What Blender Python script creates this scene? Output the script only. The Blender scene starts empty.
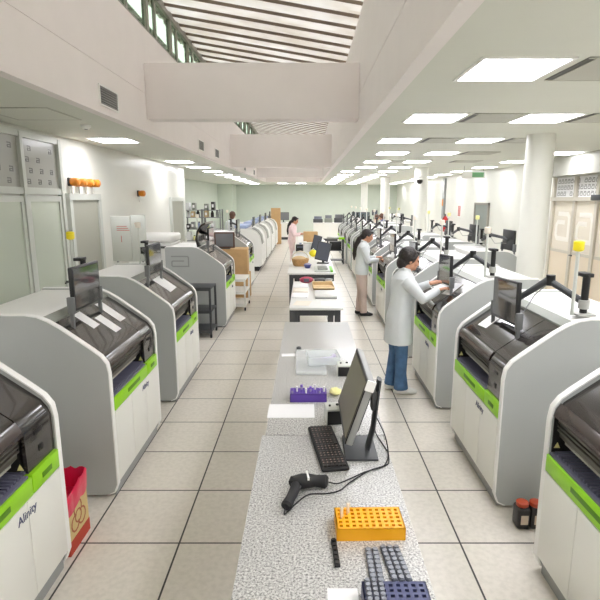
import bpy, bmesh, math, random
from mathutils import Vector, Matrix
random.seed(7)
sc = bpy.context.scene
COL = sc.collection
PI = math.pi

# ------------------------------------------------------------------ materials
MATS = {}
def lin(c):
    return tuple(((v / 255.0) / 12.92 if v / 255.0 <= 0.04045 else ((v / 255.0 + 0.055) / 1.055) ** 2.4) for v in c)
def mat(name, rgb, rough=0.5, metal=0.0, coat=0.0, spec=0.5, noise=0.0, nscale=20.0, trans=0.0, bump=0.0, alpha=1.0):
    m = bpy.data.materials.new(name); m.use_nodes = True
    nt = m.node_tree; b = nt.nodes['Principled BSDF']
    c = lin(rgb)
    b.inputs['Base Color'].default_value = (*c, 1)
    b.inputs['Roughness'].default_value = rough
    b.inputs['Metallic'].default_value = metal
    b.inputs['Coat Weight'].default_value = coat
    b.inputs['Specular IOR Level'].default_value = spec
    b.inputs['Transmission Weight'].default_value = trans
    b.inputs['Alpha'].default_value = alpha
    if noise > 0 or bump > 0:
        tc = nt.nodes.new('ShaderNodeTexCoord')
        n = nt.nodes.new('ShaderNodeTexNoise'); n.inputs['Scale'].default_value = nscale
        n.inputs['Detail'].default_value = 4
        nt.links.new(tc.outputs['Object'], n.inputs['Vector'])
        if noise > 0:
            r = nt.nodes.new('ShaderNodeValToRGB')
            r.color_ramp.elements[0].position = 0.3; r.color_ramp.elements[1].position = 0.7
            r.color_ramp.elements[0].color = (*[max(0, v * (1 - noise)) for v in c], 1)
            r.color_ramp.elements[1].color = (*[min(1, v * (1 + noise)) for v in c], 1)
            nt.links.new(n.outputs['Fac'], r.inputs['Fac'])
            nt.links.new(r.outputs['Color'], b.inputs['Base Color'])
        if bump > 0:
            bp = nt.nodes.new('ShaderNodeBump'); bp.inputs['Strength'].default_value = bump
            bp.inputs['Distance'].default_value = 0.01
            nt.links.new(n.outputs['Fac'], bp.inputs['Height'])
            nt.links.new(bp.outputs['Normal'], b.inputs['Normal'])
    MATS[name] = m
    return m
def emit(name, rgb, s):
    m = bpy.data.materials.new(name); m.use_nodes = True
    nt = m.node_tree; nt.nodes.clear()
    e = nt.nodes.new('ShaderNodeEmission'); o = nt.nodes.new('ShaderNodeOutputMaterial')
    e.inputs['Color'].default_value = (*lin(rgb), 1); e.inputs['Strength'].default_value = s
    nt.links.new(e.outputs[0], o.inputs[0]); MATS[name] = m
    return m

mat('wall_white', (226, 226, 218), 0.3, noise=0.015, nscale=2)
mat('wall_green', (206, 214, 202), 0.5, noise=0.02, nscale=2)
mat('plaster', (240, 234, 232), 0.7, noise=0.015, nscale=3)
mat('ceiling', (219, 221, 211), 0.7, noise=0.01, nscale=2)
mat('ceiling_grey', (188, 188, 178), 0.6)
mat('white', (232, 232, 228), 0.32)
mat('trim_white', (244, 244, 241), 0.35)
mat('door_white', (233, 233, 226), 0.3)
mat('panel_grey', (180, 183, 181), 0.38, noise=0.01, nscale=1.5)
mat('strip_grey', (134, 138, 128), 0.35)
mat('mid_grey', (150, 152, 150), 0.4)
mat('dark_grey', (66, 68, 70), 0.45)
mat('steel', (150, 152, 152), 0.35, metal=0.8)
mat('silver', (190, 190, 186), 0.35, metal=0.5)
mat('black', (22, 22, 23), 0.4)
mat('rubber', (32, 32, 33), 0.7)
mat('bay_black', (34, 33, 33), 0.35)
mat('gloss_black', (46, 42, 39), 0.13, coat=0.6, noise=0.12, nscale=3)
mat('lip_brown', (64, 53, 48), 0.2, coat=0.5)
mat('guide', (78, 74, 66), 0.4)
mat('tray_grey', (108, 108, 128), 0.45)
mat('lime', (150, 214, 22), 0.4)
mat('lime_dark', (84, 138, 8), 0.5)
mat('screen', (74, 75, 76), 0.08, coat=0.6)
mat('screen_grey', (128, 130, 134), 0.2)
mat('screen_warm', (122, 117, 98), 0.4, spec=0.3)
mat('screen_blue', (96, 106, 110), 0.2)
mat('paper', (240, 240, 240), 0.8)
mat('paper_cream', (236, 228, 214), 0.8)
mat('yellow', (246, 226, 40), 0.4)
mat('amber', (238, 160, 70), 0.4)
mat('orange', (226, 140, 40), 0.4)
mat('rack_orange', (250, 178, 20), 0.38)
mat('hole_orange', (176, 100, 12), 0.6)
mat('cardboard', (196, 160, 112), 0.8, noise=0.06, nscale=8)
mat('cardboard_light', (216, 190, 146), 0.8, noise=0.06, nscale=8)
mat('bin_board', (206, 184, 128), 0.75, noise=0.05, nscale=9)
mat('bin_red', (178, 58, 36), 0.6)
mat('bin_mark', (170, 100, 70), 0.7)
mat('bag_red', (214, 28, 74), 0.3, bump=0.6, nscale=14, coat=0.3)
mat('purple', (96, 66, 168), 0.4)
mat('purple_light', (142, 112, 202), 0.4)
mat('lavender', (176, 168, 196), 0.4)
mat('navy', (72, 78, 116), 0.4)
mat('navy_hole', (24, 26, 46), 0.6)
mat('slate', (90, 94, 106), 0.45)
mat('slate_light', (140, 144, 152), 0.45)
mat('key', (48, 45, 44), 0.5)
mat('key_mark', (150, 120, 110), 0.5)
mat('frame_grey', (206, 209, 202), 0.4)
mat('frame_beige', (200, 194, 180), 0.45)
mat('glass_green', (197, 205, 190), 0.12, coat=0.4)
mat('film_grey', (168, 168, 160), 0.3)
mat('film_mark', (122, 122, 118), 0.5)
mat('frost', (168, 168, 154), 0.35)
mat('glass_beige', (232, 224, 208), 0.15)
mat('door_beige', (226, 212, 190), 0.35)
mat('door_grey', (128, 134, 128), 0.4)
mat('logo_pale', (240, 236, 226), 0.5)
mat('bracket_grey', (112, 114, 114), 0.45)
mat('red', (200, 40, 34), 0.35)
mat('sign_green', (120, 178, 130), 0.5)
mat('roof_step_shade', (128, 114, 100), 0.7)
mat('roof_metal', (222, 214, 204), 0.5, metal=0.1, noise=0.05, nscale=4)
mat('mullion', (142, 138, 128), 0.5)
mat('skin', (205, 152, 122), 0.5)
mat('skin_tan', (190, 140, 112), 0.5)
mat('hair_dark', (36, 28, 25), 0.5, noise=0.35, nscale=45, bump=0.9)
mat('hair_brown', (96, 66, 50), 0.5, noise=0.2, nscale=60)
mat('coat', (216, 220, 221), 0.7, noise=0.02, nscale=10, bump=0.25)
mat('denim', (74, 108, 146), 0.8, noise=0.22, nscale=12, bump=0.2)
mat('scrub_beige', (208, 188, 178), 0.8, noise=0.04, nscale=10, bump=0.2)
mat('scrub_pink', (236, 212, 212), 0.8, noise=0.04, nscale=10, bump=0.2)
mat('shirt_beige', (206, 188, 168), 0.8)
mat('shirt_slate', (108, 112, 140), 0.8)
mat('cuff_teal', (150, 196, 200), 0.7)
mat('shoe_white', (226, 226, 222), 0.5)
mat('shoe_dark', (40, 38, 40), 0.5)
mat('eye', (30, 22, 18), 0.2)
mat('lips', (176, 96, 88), 0.5)
mat('basket', (190, 148, 96), 0.7, noise=0.15, nscale=30)
mat('bowl_blue', (70, 78, 136), 0.35)
mat('bright_green', (140, 214, 100), 0.5)
mat('pink_red', (176, 70, 92), 0.6)
mat('dot_silver', (172, 172, 160), 0.4)
mat('mark_blue', (70, 76, 110), 0.5)
mat('mark_red', (196, 110, 104), 0.6)
mat('pale_yellow', (236, 232, 160), 0.7)
mat('bottle_black', (44, 40, 40), 0.35)
mat('cap_orange', (196, 78, 44), 0.4)
mat('bottle_label', (214, 196, 176), 0.6)
mat('blue_cloth', (150, 164, 196), 0.6)
mat('clear', (240, 246, 246), 0.08, alpha=0.35)
mat('bag_clear', (240, 244, 244), 0.12, alpha=0.45, bump=0.5, nscale=10)
mat('tube_clear', (250, 246, 236), 0.1, alpha=0.5)
emit('panel_light', (250, 249, 255), 9.0)
emit('lamp_small', (255, 250, 240), 5.0)

def clear_glass():
    m = bpy.data.materials.new('clerestory_glass'); m.use_nodes = True
    nt = m.node_tree; nt.nodes.clear()
    o = nt.nodes.new('ShaderNodeOutputMaterial'); mx = nt.nodes.new('ShaderNodeMixShader')
    t = nt.nodes.new('ShaderNodeBsdfTransparent'); g = nt.nodes.new('ShaderNodeBsdfGlossy')
    t.inputs['Color'].default_value = (0.34, 0.38, 0.33, 1); g.inputs['Roughness'].default_value = 0.05
    mx.inputs[0].default_value = 0.08
    nt.links.new(t.outputs[0], mx.inputs[1]); nt.links.new(g.outputs[0], mx.inputs[2]); nt.links.new(mx.outputs[0], o.inputs[0])
    MATS['clerestory_glass'] = m
clear_glass()
def roof_sheet():
    m = bpy.data.materials.new('roof_sheet'); m.use_nodes = True
    nt = m.node_tree; nt.nodes.clear(); L = nt.links.new
    o = nt.nodes.new('ShaderNodeOutputMaterial'); mx = nt.nodes.new('ShaderNodeMixShader')
    d = nt.nodes.new('ShaderNodeBsdfDiffuse'); t = nt.nodes.new('ShaderNodeBsdfTranslucent')
    n = nt.nodes.new('ShaderNodeTexNoise'); n.inputs['Scale'].default_value = 1.6; n.inputs['Detail'].default_value = 3
    g = nt.nodes.new('ShaderNodeNewGeometry'); L(g.outputs['Position'], n.inputs['Vector'])
    r = nt.nodes.new('ShaderNodeValToRGB')
    r.color_ramp.elements[0].color = (*lin((208, 200, 188)), 1); r.color_ramp.elements[1].color = (*lin((230, 227, 222)), 1)
    r.color_ramp.elements[0].position = .35; r.color_ramp.elements[1].position = .65
    L(n.outputs['Fac'], r.inputs['Fac']); L(r.outputs['Color'], d.inputs['Color']); L(r.outputs['Color'], t.inputs['Color'])
    mx.inputs[0].default_value = .075  # translucency added so sky light fills the shaft
    L(d.outputs[0], mx.inputs[1]); L(t.outputs[0], mx.inputs[2]); L(mx.outputs[0], o.inputs[0])
    MATS['roof_sheet'] = m
roof_sheet()

def floor_mat():
    m = bpy.data.materials.new('floor_tiles'); m.use_nodes = True
    nt = m.node_tree; b = nt.nodes['Principled BSDF']; L = nt.links.new
    g = nt.nodes.new('ShaderNodeNewGeometry')
    mp = nt.nodes.new('ShaderNodeVectorMath'); mp.operation = 'ADD'
    mp.inputs[1].default_value = (1.415 + 60 * 0.6, -2.89 + 60 * 0.6, 0)
    L(g.outputs['Position'], mp.inputs[0])
    br = nt.nodes.new('ShaderNodeTexBrick')
    br.offset = 0.0; br.squash = 1.0
    br.inputs['Scale'].default_value = 1.0
    br.inputs['Brick Width'].default_value = 0.6; br.inputs['Row Height'].default_value = 0.6
    br.inputs['Mortar Size'].default_value = 0.0065; br.inputs['Mortar Smooth'].default_value = 0.2
    br.inputs['Bias'].default_value = 0.0
    br.inputs['Color1'].default_value = (*lin((228, 222, 212)), 1)
    br.inputs['Color2'].default_value = (*lin((224, 218, 207)), 1)
    br.inputs['Mortar'].default_value = (*lin((58, 55, 50)), 1)
    L(mp.outputs[0], br.inputs['Vector'])
    n = nt.nodes.new('ShaderNodeTexNoise'); n.inputs['Scale'].default_value = 28; n.inputs['Detail'].default_value = 6
    L(g.outputs['Position'], n.inputs['Vector'])
    r = nt.nodes.new('ShaderNodeValToRGB')
    r.color_ramp.elements[0].color = (0.90, 0.90, 0.89, 1); r.color_ramp.elements[1].color = (1, 1, 1, 1)
    r.color_ramp.elements[0].position = 0.35; r.color_ramp.elements[1].position = 0.6
    L(n.outputs['Fac'], r.inputs['Fac'])
    mx = nt.nodes.new('ShaderNodeMix'); mx.data_type = 'RGBA'; mx.blend_type = 'MULTIPLY'; mx.inputs[0].default_value = 1
    L(br.outputs['Color'], mx.inputs[6]); L(r.outputs['Color'], mx.inputs[7])
    L(mx.outputs[2], b.inputs['Base Color'])
    b.inputs['Roughness'].default_value = 0.3
    MATS['floor_tiles'] = m
floor_mat()
def granite_mat():
    m = bpy.data.materials.new('granite'); m.use_nodes = True
    nt = m.node_tree; b = nt.nodes['Principled BSDF']; L = nt.links.new
    g = nt.nodes.new('ShaderNodeTexCoord')
    n = nt.nodes.new('ShaderNodeTexNoise'); n.inputs['Scale'].default_value = 120; n.inputs['Detail'].default_value = 5
    n.inputs['Roughness'].default_value = 0.75
    L(g.outputs['Object'], n.inputs['Vector'])
    r = nt.nodes.new('ShaderNodeValToRGB'); e = r.color_ramp.elements
    e[0].position = 0.38; e[0].color = (*lin((96, 96, 95)), 1)
    e[1].position = 0.52; e[1].color = (*lin((194, 193, 189)), 1)
    k = e.new(0.66); k.color = (*lin((228, 228, 224)), 1)
    L(n.outputs['Fac'], r.inputs['Fac']); L(r.outputs['Color'], b.inputs['Base Color'])
    b.inputs['Roughness'].default_value = 0.3
    MATS['granite'] = m
granite_mat()

# ------------------------------------------------------------------ mesh builder
class MB:
    def __init__(s): s.bm = bmesh.new(); s.mi = 0
    def _tag(s, faces):
        for f in faces: f.material_index = s.mi
    def box(s, x0, x1, y0, y1, z0, z1, bev=0.0, rot=None, seg=2):
        x0, x1 = min(x0, x1), max(x0, x1); y0, y1 = min(y0, y1), max(y0, y1); z0, z1 = min(z0, z1), max(z0, z1)
        r = bmesh.ops.create_cube(s.bm, size=1.0)
        vs = r['verts']
        c = Vector(((x0 + x1) / 2, (y0 + y1) / 2, (z0 + z1) / 2)); d = Vector((x1 - x0, y1 - y0, z1 - z0))
        for v in vs: v.co = Vector((v.co.x * d.x, v.co.y * d.y, v.co.z * d.z))
        fs = set(f for v in vs for f in v.link_faces); s._tag(fs)
        if bev > 0:
            es = list(set(e for v in vs for e in v.link_edges))
            q = bmesh.ops.bevel(s.bm, geom=es, offset=min(bev, 0.45 * min(d)), segments=seg, profile=0.5, affect='EDGES')
            vs = list(set(q['verts']) | set(v for v in vs if v.is_valid)); s._tag(q['faces'])
        for v in vs:
            if rot is not None: v.co = rot @ v.co
            v.co += c
        return s
    def prism(s, pts, axis, a, b):
        def P(p, t):
            if axis == 'y': return (p[0], t, p[1])
            if axis == 'x': return (t, p[0], p[1])
            return (p[0], p[1], t)
        v0 = [s.bm.verts.new(P(p, a)) for p in pts]; v1 = [s.bm.verts.new(P(p, b)) for p in pts]
        n = len(pts); fs = []
        fs.append(s.bm.faces.new(v0)); fs.append(s.bm.faces.new(v1[::-1]))
        for i in range(n):
            j = (i + 1) % n
            fs.append(s.bm.faces.new((v0[j], v0[i], v1[i], v1[j])))
        s._tag(fs)
        return s
    def sheet(s, pts, th, axis, a, b):
        """a band of thickness th following an open 2-D line (to the right of its direction)"""
        n = len(pts); off = []
        for i in range(n):
            p = Vector(pts[i])
            d0 = (Vector(pts[i]) - Vector(pts[i - 1])).normalized() if i > 0 else None
            d1 = (Vector(pts[i + 1]) - Vector(pts[i])).normalized() if i < n - 1 else None
            if d0 is None: d0 = d1
            if d1 is None: d1 = d0
            t = (d0 + d1).normalized(); nn = Vector((t.y, -t.x))
            k = max(0.5, nn.dot(Vector((d0.y, -d0.x))))
            off.append(p + nn * th / k)
        def P(p, t):
            if axis == 'y': return (p[0], t, p[1])
            if axis == 'x': return (t, p[0], p[1])
            return (p[0], p[1], t)
        fs = []
        A0 = [s.bm.verts.new(P(p, a)) for p in pts]; A1 = [s.bm.verts.new(P(p, b)) for p in pts]
        B0 = [s.bm.verts.new(P(p, a)) for p in off]; B1 = [s.bm.verts.new(P(p, b)) for p in off]
        for i in range(n - 1):
            fs.append(s.bm.faces.new((A0[i], A0[i + 1], A1[i + 1], A1[i])))
            fs.append(s.bm.faces.new((B0[i], B1[i], B1[i + 1], B0[i + 1])))
            fs.append(s.bm.faces.new((A0[i], B0[i], B0[i + 1], A0[i + 1])))
            fs.append(s.bm.faces.new((A1[i], A1[i + 1], B1[i + 1], B1[i])))
        fs.append(s.bm.faces.new((A0[0], A1[0], B1[0], B0[0])))
        fs.append(s.bm.faces.new((A0[-1], B0[-1], B1[-1], A1[-1])))
        s._tag(fs)
        return s
    def tube(s, pts, rads, n=10, sq=(1, 1), up=None):
        pts = [Vector(p) for p in pts]
        if not hasattr(rads, '__len__'): rads = [rads] * len(pts)
        rings = []; prev = None; fs = []
        for i, p in enumerate(pts):
            if i == 0: t = pts[1] - pts[0]
            elif i == len(pts) - 1: t = pts[-1] - pts[-2]
            else: t = (pts[i + 1] - p).normalized() + (p - pts[i - 1]).normalized()
            t = t.normalized()
            if prev is None:
                u = Vector(up) if up else (Vector((0, 0, 1)) if abs(t.z) < 0.9 else Vector((1, 0, 0)))
            else: u = prev
            u = (u - t * u.dot(t)).normalized(); prev = u; w = t.cross(u)
            r = rads[i]
            rx, ry = (r if hasattr(r, '__len__') else (r * sq[0], r * sq[1]))
            rings.append([s.bm.verts.new(p + u * rx * math.cos(2 * PI * k / n) + w * ry * math.sin(2 * PI * k / n)) for k in range(n)])
        for a, b in zip(rings, rings[1:]):
            for k in range(n):
                fs.append(s.bm.faces.new((a[k], a[(k + 1) % n], b[(k + 1) % n], b[k])))
        fs.append(s.bm.faces.new(rings[0][::-1])); fs.append(s.bm.faces.new(rings[-1]))
        s._tag(fs)
        return s
    def cyl(s, p0, p1, r, n=16): return s.tube([p0, p1], r, n)
    def loft(s, secs, n=20):
        """secs: (cx, cy, z, rx, ry)"""
        rings = []; fs = []
        for (cx, cy, z, rx, ry) in secs:
            rings.append([s.bm.verts.new((cx + rx * math.cos(2 * PI * k / n), cy + ry * math.sin(2 * PI * k / n), z)) for k in range(n)])
        for a, b in zip(rings, rings[1:]):
            for k in range(n):
                fs.append(s.bm.faces.new((a[k], a[(k + 1) % n], b[(k + 1) % n], b[k])))
        fs.append(s.bm.faces.new(rings[0][::-1])); fs.append(s.bm.faces.new(rings[-1]))
        s._tag(fs)
        return s
    def ell(s, c, r, n=16, rot=None):
        q = bmesh.ops.create_uvsphere(s.bm, u_segments=n, v_segments=max(6, n * 2 // 3), radius=1.0)
        for v in q['verts']:
            v.co = Vector((v.co.x * r[0], v.co.y * r[1], v.co.z * r[2]))
            if rot is not None: v.co = rot @ v.co
            v.co += Vector(c)
        s._tag(set(f for v in q['verts'] for f in v.link_faces))
        return s
    def quad(s, pts):
        s._tag([s.bm.faces.new([s.bm.verts.new(p) for p in pts])])
        return s
    def xform(s, M):
        bmesh.ops.transform(s.bm, matrix=M, verts=s.bm.verts[:]); return s
    def build(s, name, mats, parent=None, loc=None, rotz=0.0, smooth=35):
        me = bpy.data.meshes.new(name)
        bmesh.ops.recalc_face_normals(s.bm, faces=s.bm.faces[:])
        s.bm.to_mesh(me); s.bm.free()
        if isinstance(mats, str): mats = [mats]
        for m in mats: me.materials.append(MATS[m])
        if smooth:
            for p in me.polygons: p.use_smooth = True
            me.set_sharp_from_angle(angle=math.radians(smooth))
        o = bpy.data.objects.new(name, me); COL.objects.link(o)
        if parent is not None: o.parent = parent
        if loc is not None: o.location = loc
        o.rotation_euler.z = rotz
        return o

def tag(o, label=None, cat=None, group=None, kind=None):
    if label: o['label'] = label
    if cat: o['category'] = cat
    if group: o['group'] = group
    if kind: o['kind'] = kind
    return o
def empty(name, loc=(0, 0, 0), rotz=0.0, label=None, cat=None, group=None):
    o = bpy.data.objects.new(name, None); COL.objects.link(o)
    o.location = loc; o.rotation_euler.z = rotz; o.empty_display_size = 0.1
    return tag(o, label, cat, group)
def struct(o): o['kind'] = 'structure'; return o
KIDS = {}
def kids(o): return [c for c in bpy.data.objects if c.parent == o]
def copy_tree(o, parent=None):
    c = o.copy(); COL.objects.link(c)
    if parent is not None: c.parent = parent
    for ch in kids(o): copy_tree(ch, c)
    return c
def text_mesh(body, size, depth=0.001):
    cu = bpy.data.curves.new('t', 'FONT'); cu.body = body; cu.size = size; cu.extrude = depth; cu.align_x = 'CENTER'; cu.align_y = 'CENTER'
    o = bpy.data.objects.new('t', cu); COL.objects.link(o)
    dg = bpy.context.evaluated_depsgraph_get(); dg.update()
    me = bpy.data.meshes.new_from_object(o.evaluated_get(dg)); me.materials.clear()
    bpy.data.objects.remove(o); bpy.data.curves.remove(cu)
    return me
def text(name, body, size, material, loc, rot, parent=None):
    me = text_mesh(body, size); me.name = name; me.materials.append(MATS[material])
    o = bpy.data.objects.new(name, me); COL.objects.link(o); o.location = loc; o.rotation_euler = rot
    if parent is not None: o.parent = parent
    return o
ORD = ['first', 'second', 'third', 'fourth', 'fifth', 'sixth', 'seventh', 'eighth', 'ninth', 'tenth', 'eleventh', 'twelfth', 'thirteenth', 'fourteenth']

# ------------------------------------------------------------------ room
C = 3.0              # low ceiling
XL, XR = -3.35, 5.4
YB, YF = 31.0, -2.4
AL, AR = -2.03, 0.665   # the shaft in the ceiling
AEND = 26.0
def slab(name, m, *a, bev=0):
    return struct(MB().box(*a, bev=bev).build(name, m))
slab('floor', 'floor_tiles', -5.6, 6.0, YF, YB + .2, -.1, 0)
slab('ceiling', 'ceiling', -5.6, AL - .1, YF, YB, C, C + .12).name = 'ceiling_left'
slab('ceiling', 'ceiling', AR + .1, 6.0, YF, YB, C, C + .12).name = 'ceiling_right'
slab('ceiling', 'ceiling', AL - .1, AR + .1, AEND + .1, YB, C, C + .12).name = 'ceiling_back'
slab('wall_left', 'wall_white', XL - .15, XL, YF, 14.3, 0, C)
slab('wall_left_return', 'wall_white', -5.2, XL - .15, 14.15, 14.3, 0, C)
slab('wall_left_recess', 'wall_green', -5.2, -5.05, 14.3, YB, 0, C)
slab('column_pilaster', 'wall_green', -5.05, -4.2, 29.4, YB, 0, C)
slab('wall_back', 'wall_green', -5.6, 6.0, YB, YB + .15, 0, C)
slab('wall_front', 'wall_white', -5.6, 6.0, YF - .15, YF, 0, 5.2)
slab('wall_right', 'wall_white', XR, XR + .15, YF, YB, 0, C)
# shaft walls: lower step + upper board, thin shadow joint between them
for side, x0, x1, top in (('left', AL - .1, AL, 4.26), ('right', AR, AR + .1, 4.42)):
    m = MB()
    inn = AL if side == 'left' else AR
    sg = -1 if side == 'left' else 1
    m.box(x0, x1, YF, AEND + .1, C - .001, 3.46)
    m.box(inn + sg * .006, inn + sg * .1, YF, AEND + .1, 3.46, 3.468)
    m.box(x0, x1, YF, AEND + .1, 3.468, top)
    struct(m.build('wall_shaft_' + side, 'plaster'))
slab('wall_shaft_end', 'plaster', AL, AR, AEND, AEND + .1, C, 5.0)
slab('beam_front', 'plaster', AL, AR, 6.78, 7.06, 3.16, 3.83, bev=.008)
slab('beam_rear', 'plaster', AL, AR, 14.0, 14.28, 3.0, 3.84, bev=.008)
slab('beam_last', 'plaster', AL, AR, 21.2, 21.48, 3.02, 3.72, bev=.008)
# trapezoid roof, made translucent to brighten the shaft, sloping from the window side down to the right
def roof():
    prof = []; y = YF
    while y < AEND + .3:
        prof += [(y, 0), (y + .20, 0), (y + .215, -.04), (y + .425, -.04)]
        y += .44
    m = MB(); xa, za, xb, zb = AL - .25, 4.90, AR + .3, 4.36
    bm = m.bm
    a = [bm.verts.new((xa, p[0], za + p[1] + .05)) for p in prof]; b = [bm.verts.new((xb, p[0], zb + p[1] + .05)) for p in prof]
    for i in range(len(prof) - 1):
        q = bm.faces.new((a[i], b[i], b[i + 1], a[i + 1])); q.material_index = 1 if i % 4 == 1 else 0  # shade of one rib step put into a darker face colour
    struct(m.build('ceiling_roof_sheet', ['roof_sheet', 'roof_step_shade'], smooth=0))
roof()
# clerestory windows on the left of the shaft
y = -2.3; wn = 0
while y < AEND - .3:
    wn += 1
    fr = MB()
    w = 1.18
    fr.box(AL - .08, AL - .02, y, y + .05, 4.26, 4.88); fr.box(AL - .08, AL - .02, y + w - .05, y + w, 4.26, 4.88)
    fr.box(AL - .08, AL - .02, y, y + w, 4.26, 4.30); fr.box(AL - .10, AL, y, y + w, 4.80, 4.90)
    fr.box(AL - .07, AL - .03, y + .38, y + .43, 4.30, 4.80)
    f = struct(fr.build('window_%d' % wn, 'mullion'))
    MB().box(AL - .055, AL - .05, y + .05, y + w - .05, 4.30, 4.80).build('pane', 'clerestory_glass', f)
    y += w
# outside louvred sun screen seen through the clerestory
m = MB()
for k in range(6):
    z = 4.22 + k * .13
    m.box(AL - .62, AL - .50, YF, AEND, z, z + .02, rot=None)
struct(m.build('exterior_louvers', 'mullion'))

# columns
for i, yy in enumerate((7.05, 14.2, 20.6, 28.0)):
    r = .18
    m = MB(); m.tube([(3.12, yy, 0), (3.12, yy, C)], r, 32)
    struct(m.build('column', 'wall_white'))

# baseboard on back and left
struct(MB().box(-4.2, XR, YB - .02, YB, 0, .12).build('baseboard_back', 'mid_grey'))

# Abbott-like square ring mark as a ribbon
def mark_pts(s):
    return [(-.5 * s, .42 * s), (.42 * s, .42 * s), (.5 * s, .34 * s), (.5 * s, -.42 * s), (-.42 * s, -.42 * s), (-.5 * s, -.34 * s), (-.5 * s, .0), (-.42 * s, .08 * s), (.22 * s, .08 * s)]
def add_mark(m, axis, at, cu, cv, s, th, flip=1, depth=.002, ss=1.0):
    pts = [(cu + flip * u, cv + v * ss) for u, v in mark_pts(s)]
    m.sheet(pts, th, axis, at, at + depth)

# ---- left glazed partition with filmed upper panes
def left_partition():
    t = tag(empty('glass_partition', (XL, 3.0, 0)), 'white framed glass partition with printed film on its upper panes along left wall', 'glass partition')
    fr = MB()
    ys = [-.6, .3, 1.2, 2.1, 3.0, 3.93]
    X0, X1 = 0.0, .05
    for yy in ys: fr.box(X0, X1 + .01, yy - .035, yy + .035, 0, 2.93)
    fr.box(X0, X1, -.6, 3.93, 2.87, 2.95); fr.box(X0, X1, -.6, 3.93, 2.22, 2.30); fr.box(X0, X1, -.6, 3.93, 0, .08)
    fr.build('frame', 'frame_grey', t)
    for a, b in zip(ys, ys[1:]):
        MB().box(.012, .02, a + .035, b - .035, 2.30, 2.87).build('film_pane', ['film_grey'], t)
        mk = MB()
        cols = 3
        for r in range(4):
            for q in range(cols):
                if (r + q) % 5 == 4: continue
                yy = a + .035 + (b - a - .07) * (q + .5 + (.25 if r % 2 else 0)) / (cols + .4); zz = 2.37 + r * .13
                add_mark(mk, 'x', .0205, yy, zz, .075, .014)
        mk.build('film_print', 'film_mark', t)
        lf = MB()
        lf.box(.01, .045, a + .045, a + .10, .09, 2.2); lf.box(.01, .045, b - .10, b - .045, .09, 2.2)
        lf.box(.01, .045, a + .10, b - .10, 2.13, 2.2); lf.box(.01, .045, a + .10, b - .10, .09, .18)
        d = lf.build('leaf_frame', 'frame_grey', t)
        MB().box(.02, .028, a + .10, b - .10, .18, 2.13).build('glass_pane', 'glass_green', d)
    h = MB(); h.box(.045, .09, 3.80, 3.82, 1.03, 1.06); h.box(.08, .095, 3.68, 3.82, 1.035, 1.055, bev=.004)
    h.build('door_handle', 'black', t)
    t.location = (XL + .001, 3.1, 0)
left_partition()

# ---- left wall white framed door with frosted pane
def frosted_door(name, y0, y1, ztop, label):
    m = MB()
    m.box(0, .06, y0, y0 + .09, 0, ztop); m.box(0, .06, y1 - .09, y1, 0, ztop); m.box(0, .06, y0 + .09, y1 - .09, ztop - .09, ztop)
    m.box(0, .055, y0 + .09, y1 - .09, 0, .1)
    o = struct(m.build(name, 'frame_grey', loc=(XL + .001, 0, 0)))
    MB().box(.02, .03, y0 + .09, y1 - .09, .1, ztop - .09).build('pane', 'frost', o)
    MB().box(.03, .035, y1 - .07, y1 - .02, ztop - .25, ztop - .2).build('hinge', 'dark_grey', o)
frosted_door('door_1', 7.2, 8.3, 2.24, '')
frosted_door('door_2', 12.6, 13.9, 2.2, '')
# orange beacon row above the door; single one further along
def beacons(y0, n, z, label, name='beacon_lamp'):
    for k in range(n):
        t = empty('beacon_lamp', (XL, y0 + k * .24, z), 0, label % ORD[k] if '%' in label else label, 'beacon lamp', 'orange beacons on the left wall')
        MB().box(.0, .03, -.05, .05, -.06, .06, bev=.01).build('wall_plate', 'dark_grey' if k == 0 else 'orange', t)
        MB().tube([(.03, 0, 0), (.06, 0, 0), (.13, 0, 0), (.15, 0, 0)], [.045, .058, .058, .035], 16).build('lens', 'orange', t)
        MB().tube([(.03, 0, -.06), (.03, 0, -.15), (.045, 0, -.17)], [.012, .012, .01], 8).build('stem', 'trim_white', t)
beacons(7.35, 4, 2.40, 'orange wall beacon, %s from the camera in the row over the frosted door')
beacons(10.3, 1, 2.27, 'single small orange beacon on the white wall over the red-lettered panel')

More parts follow.
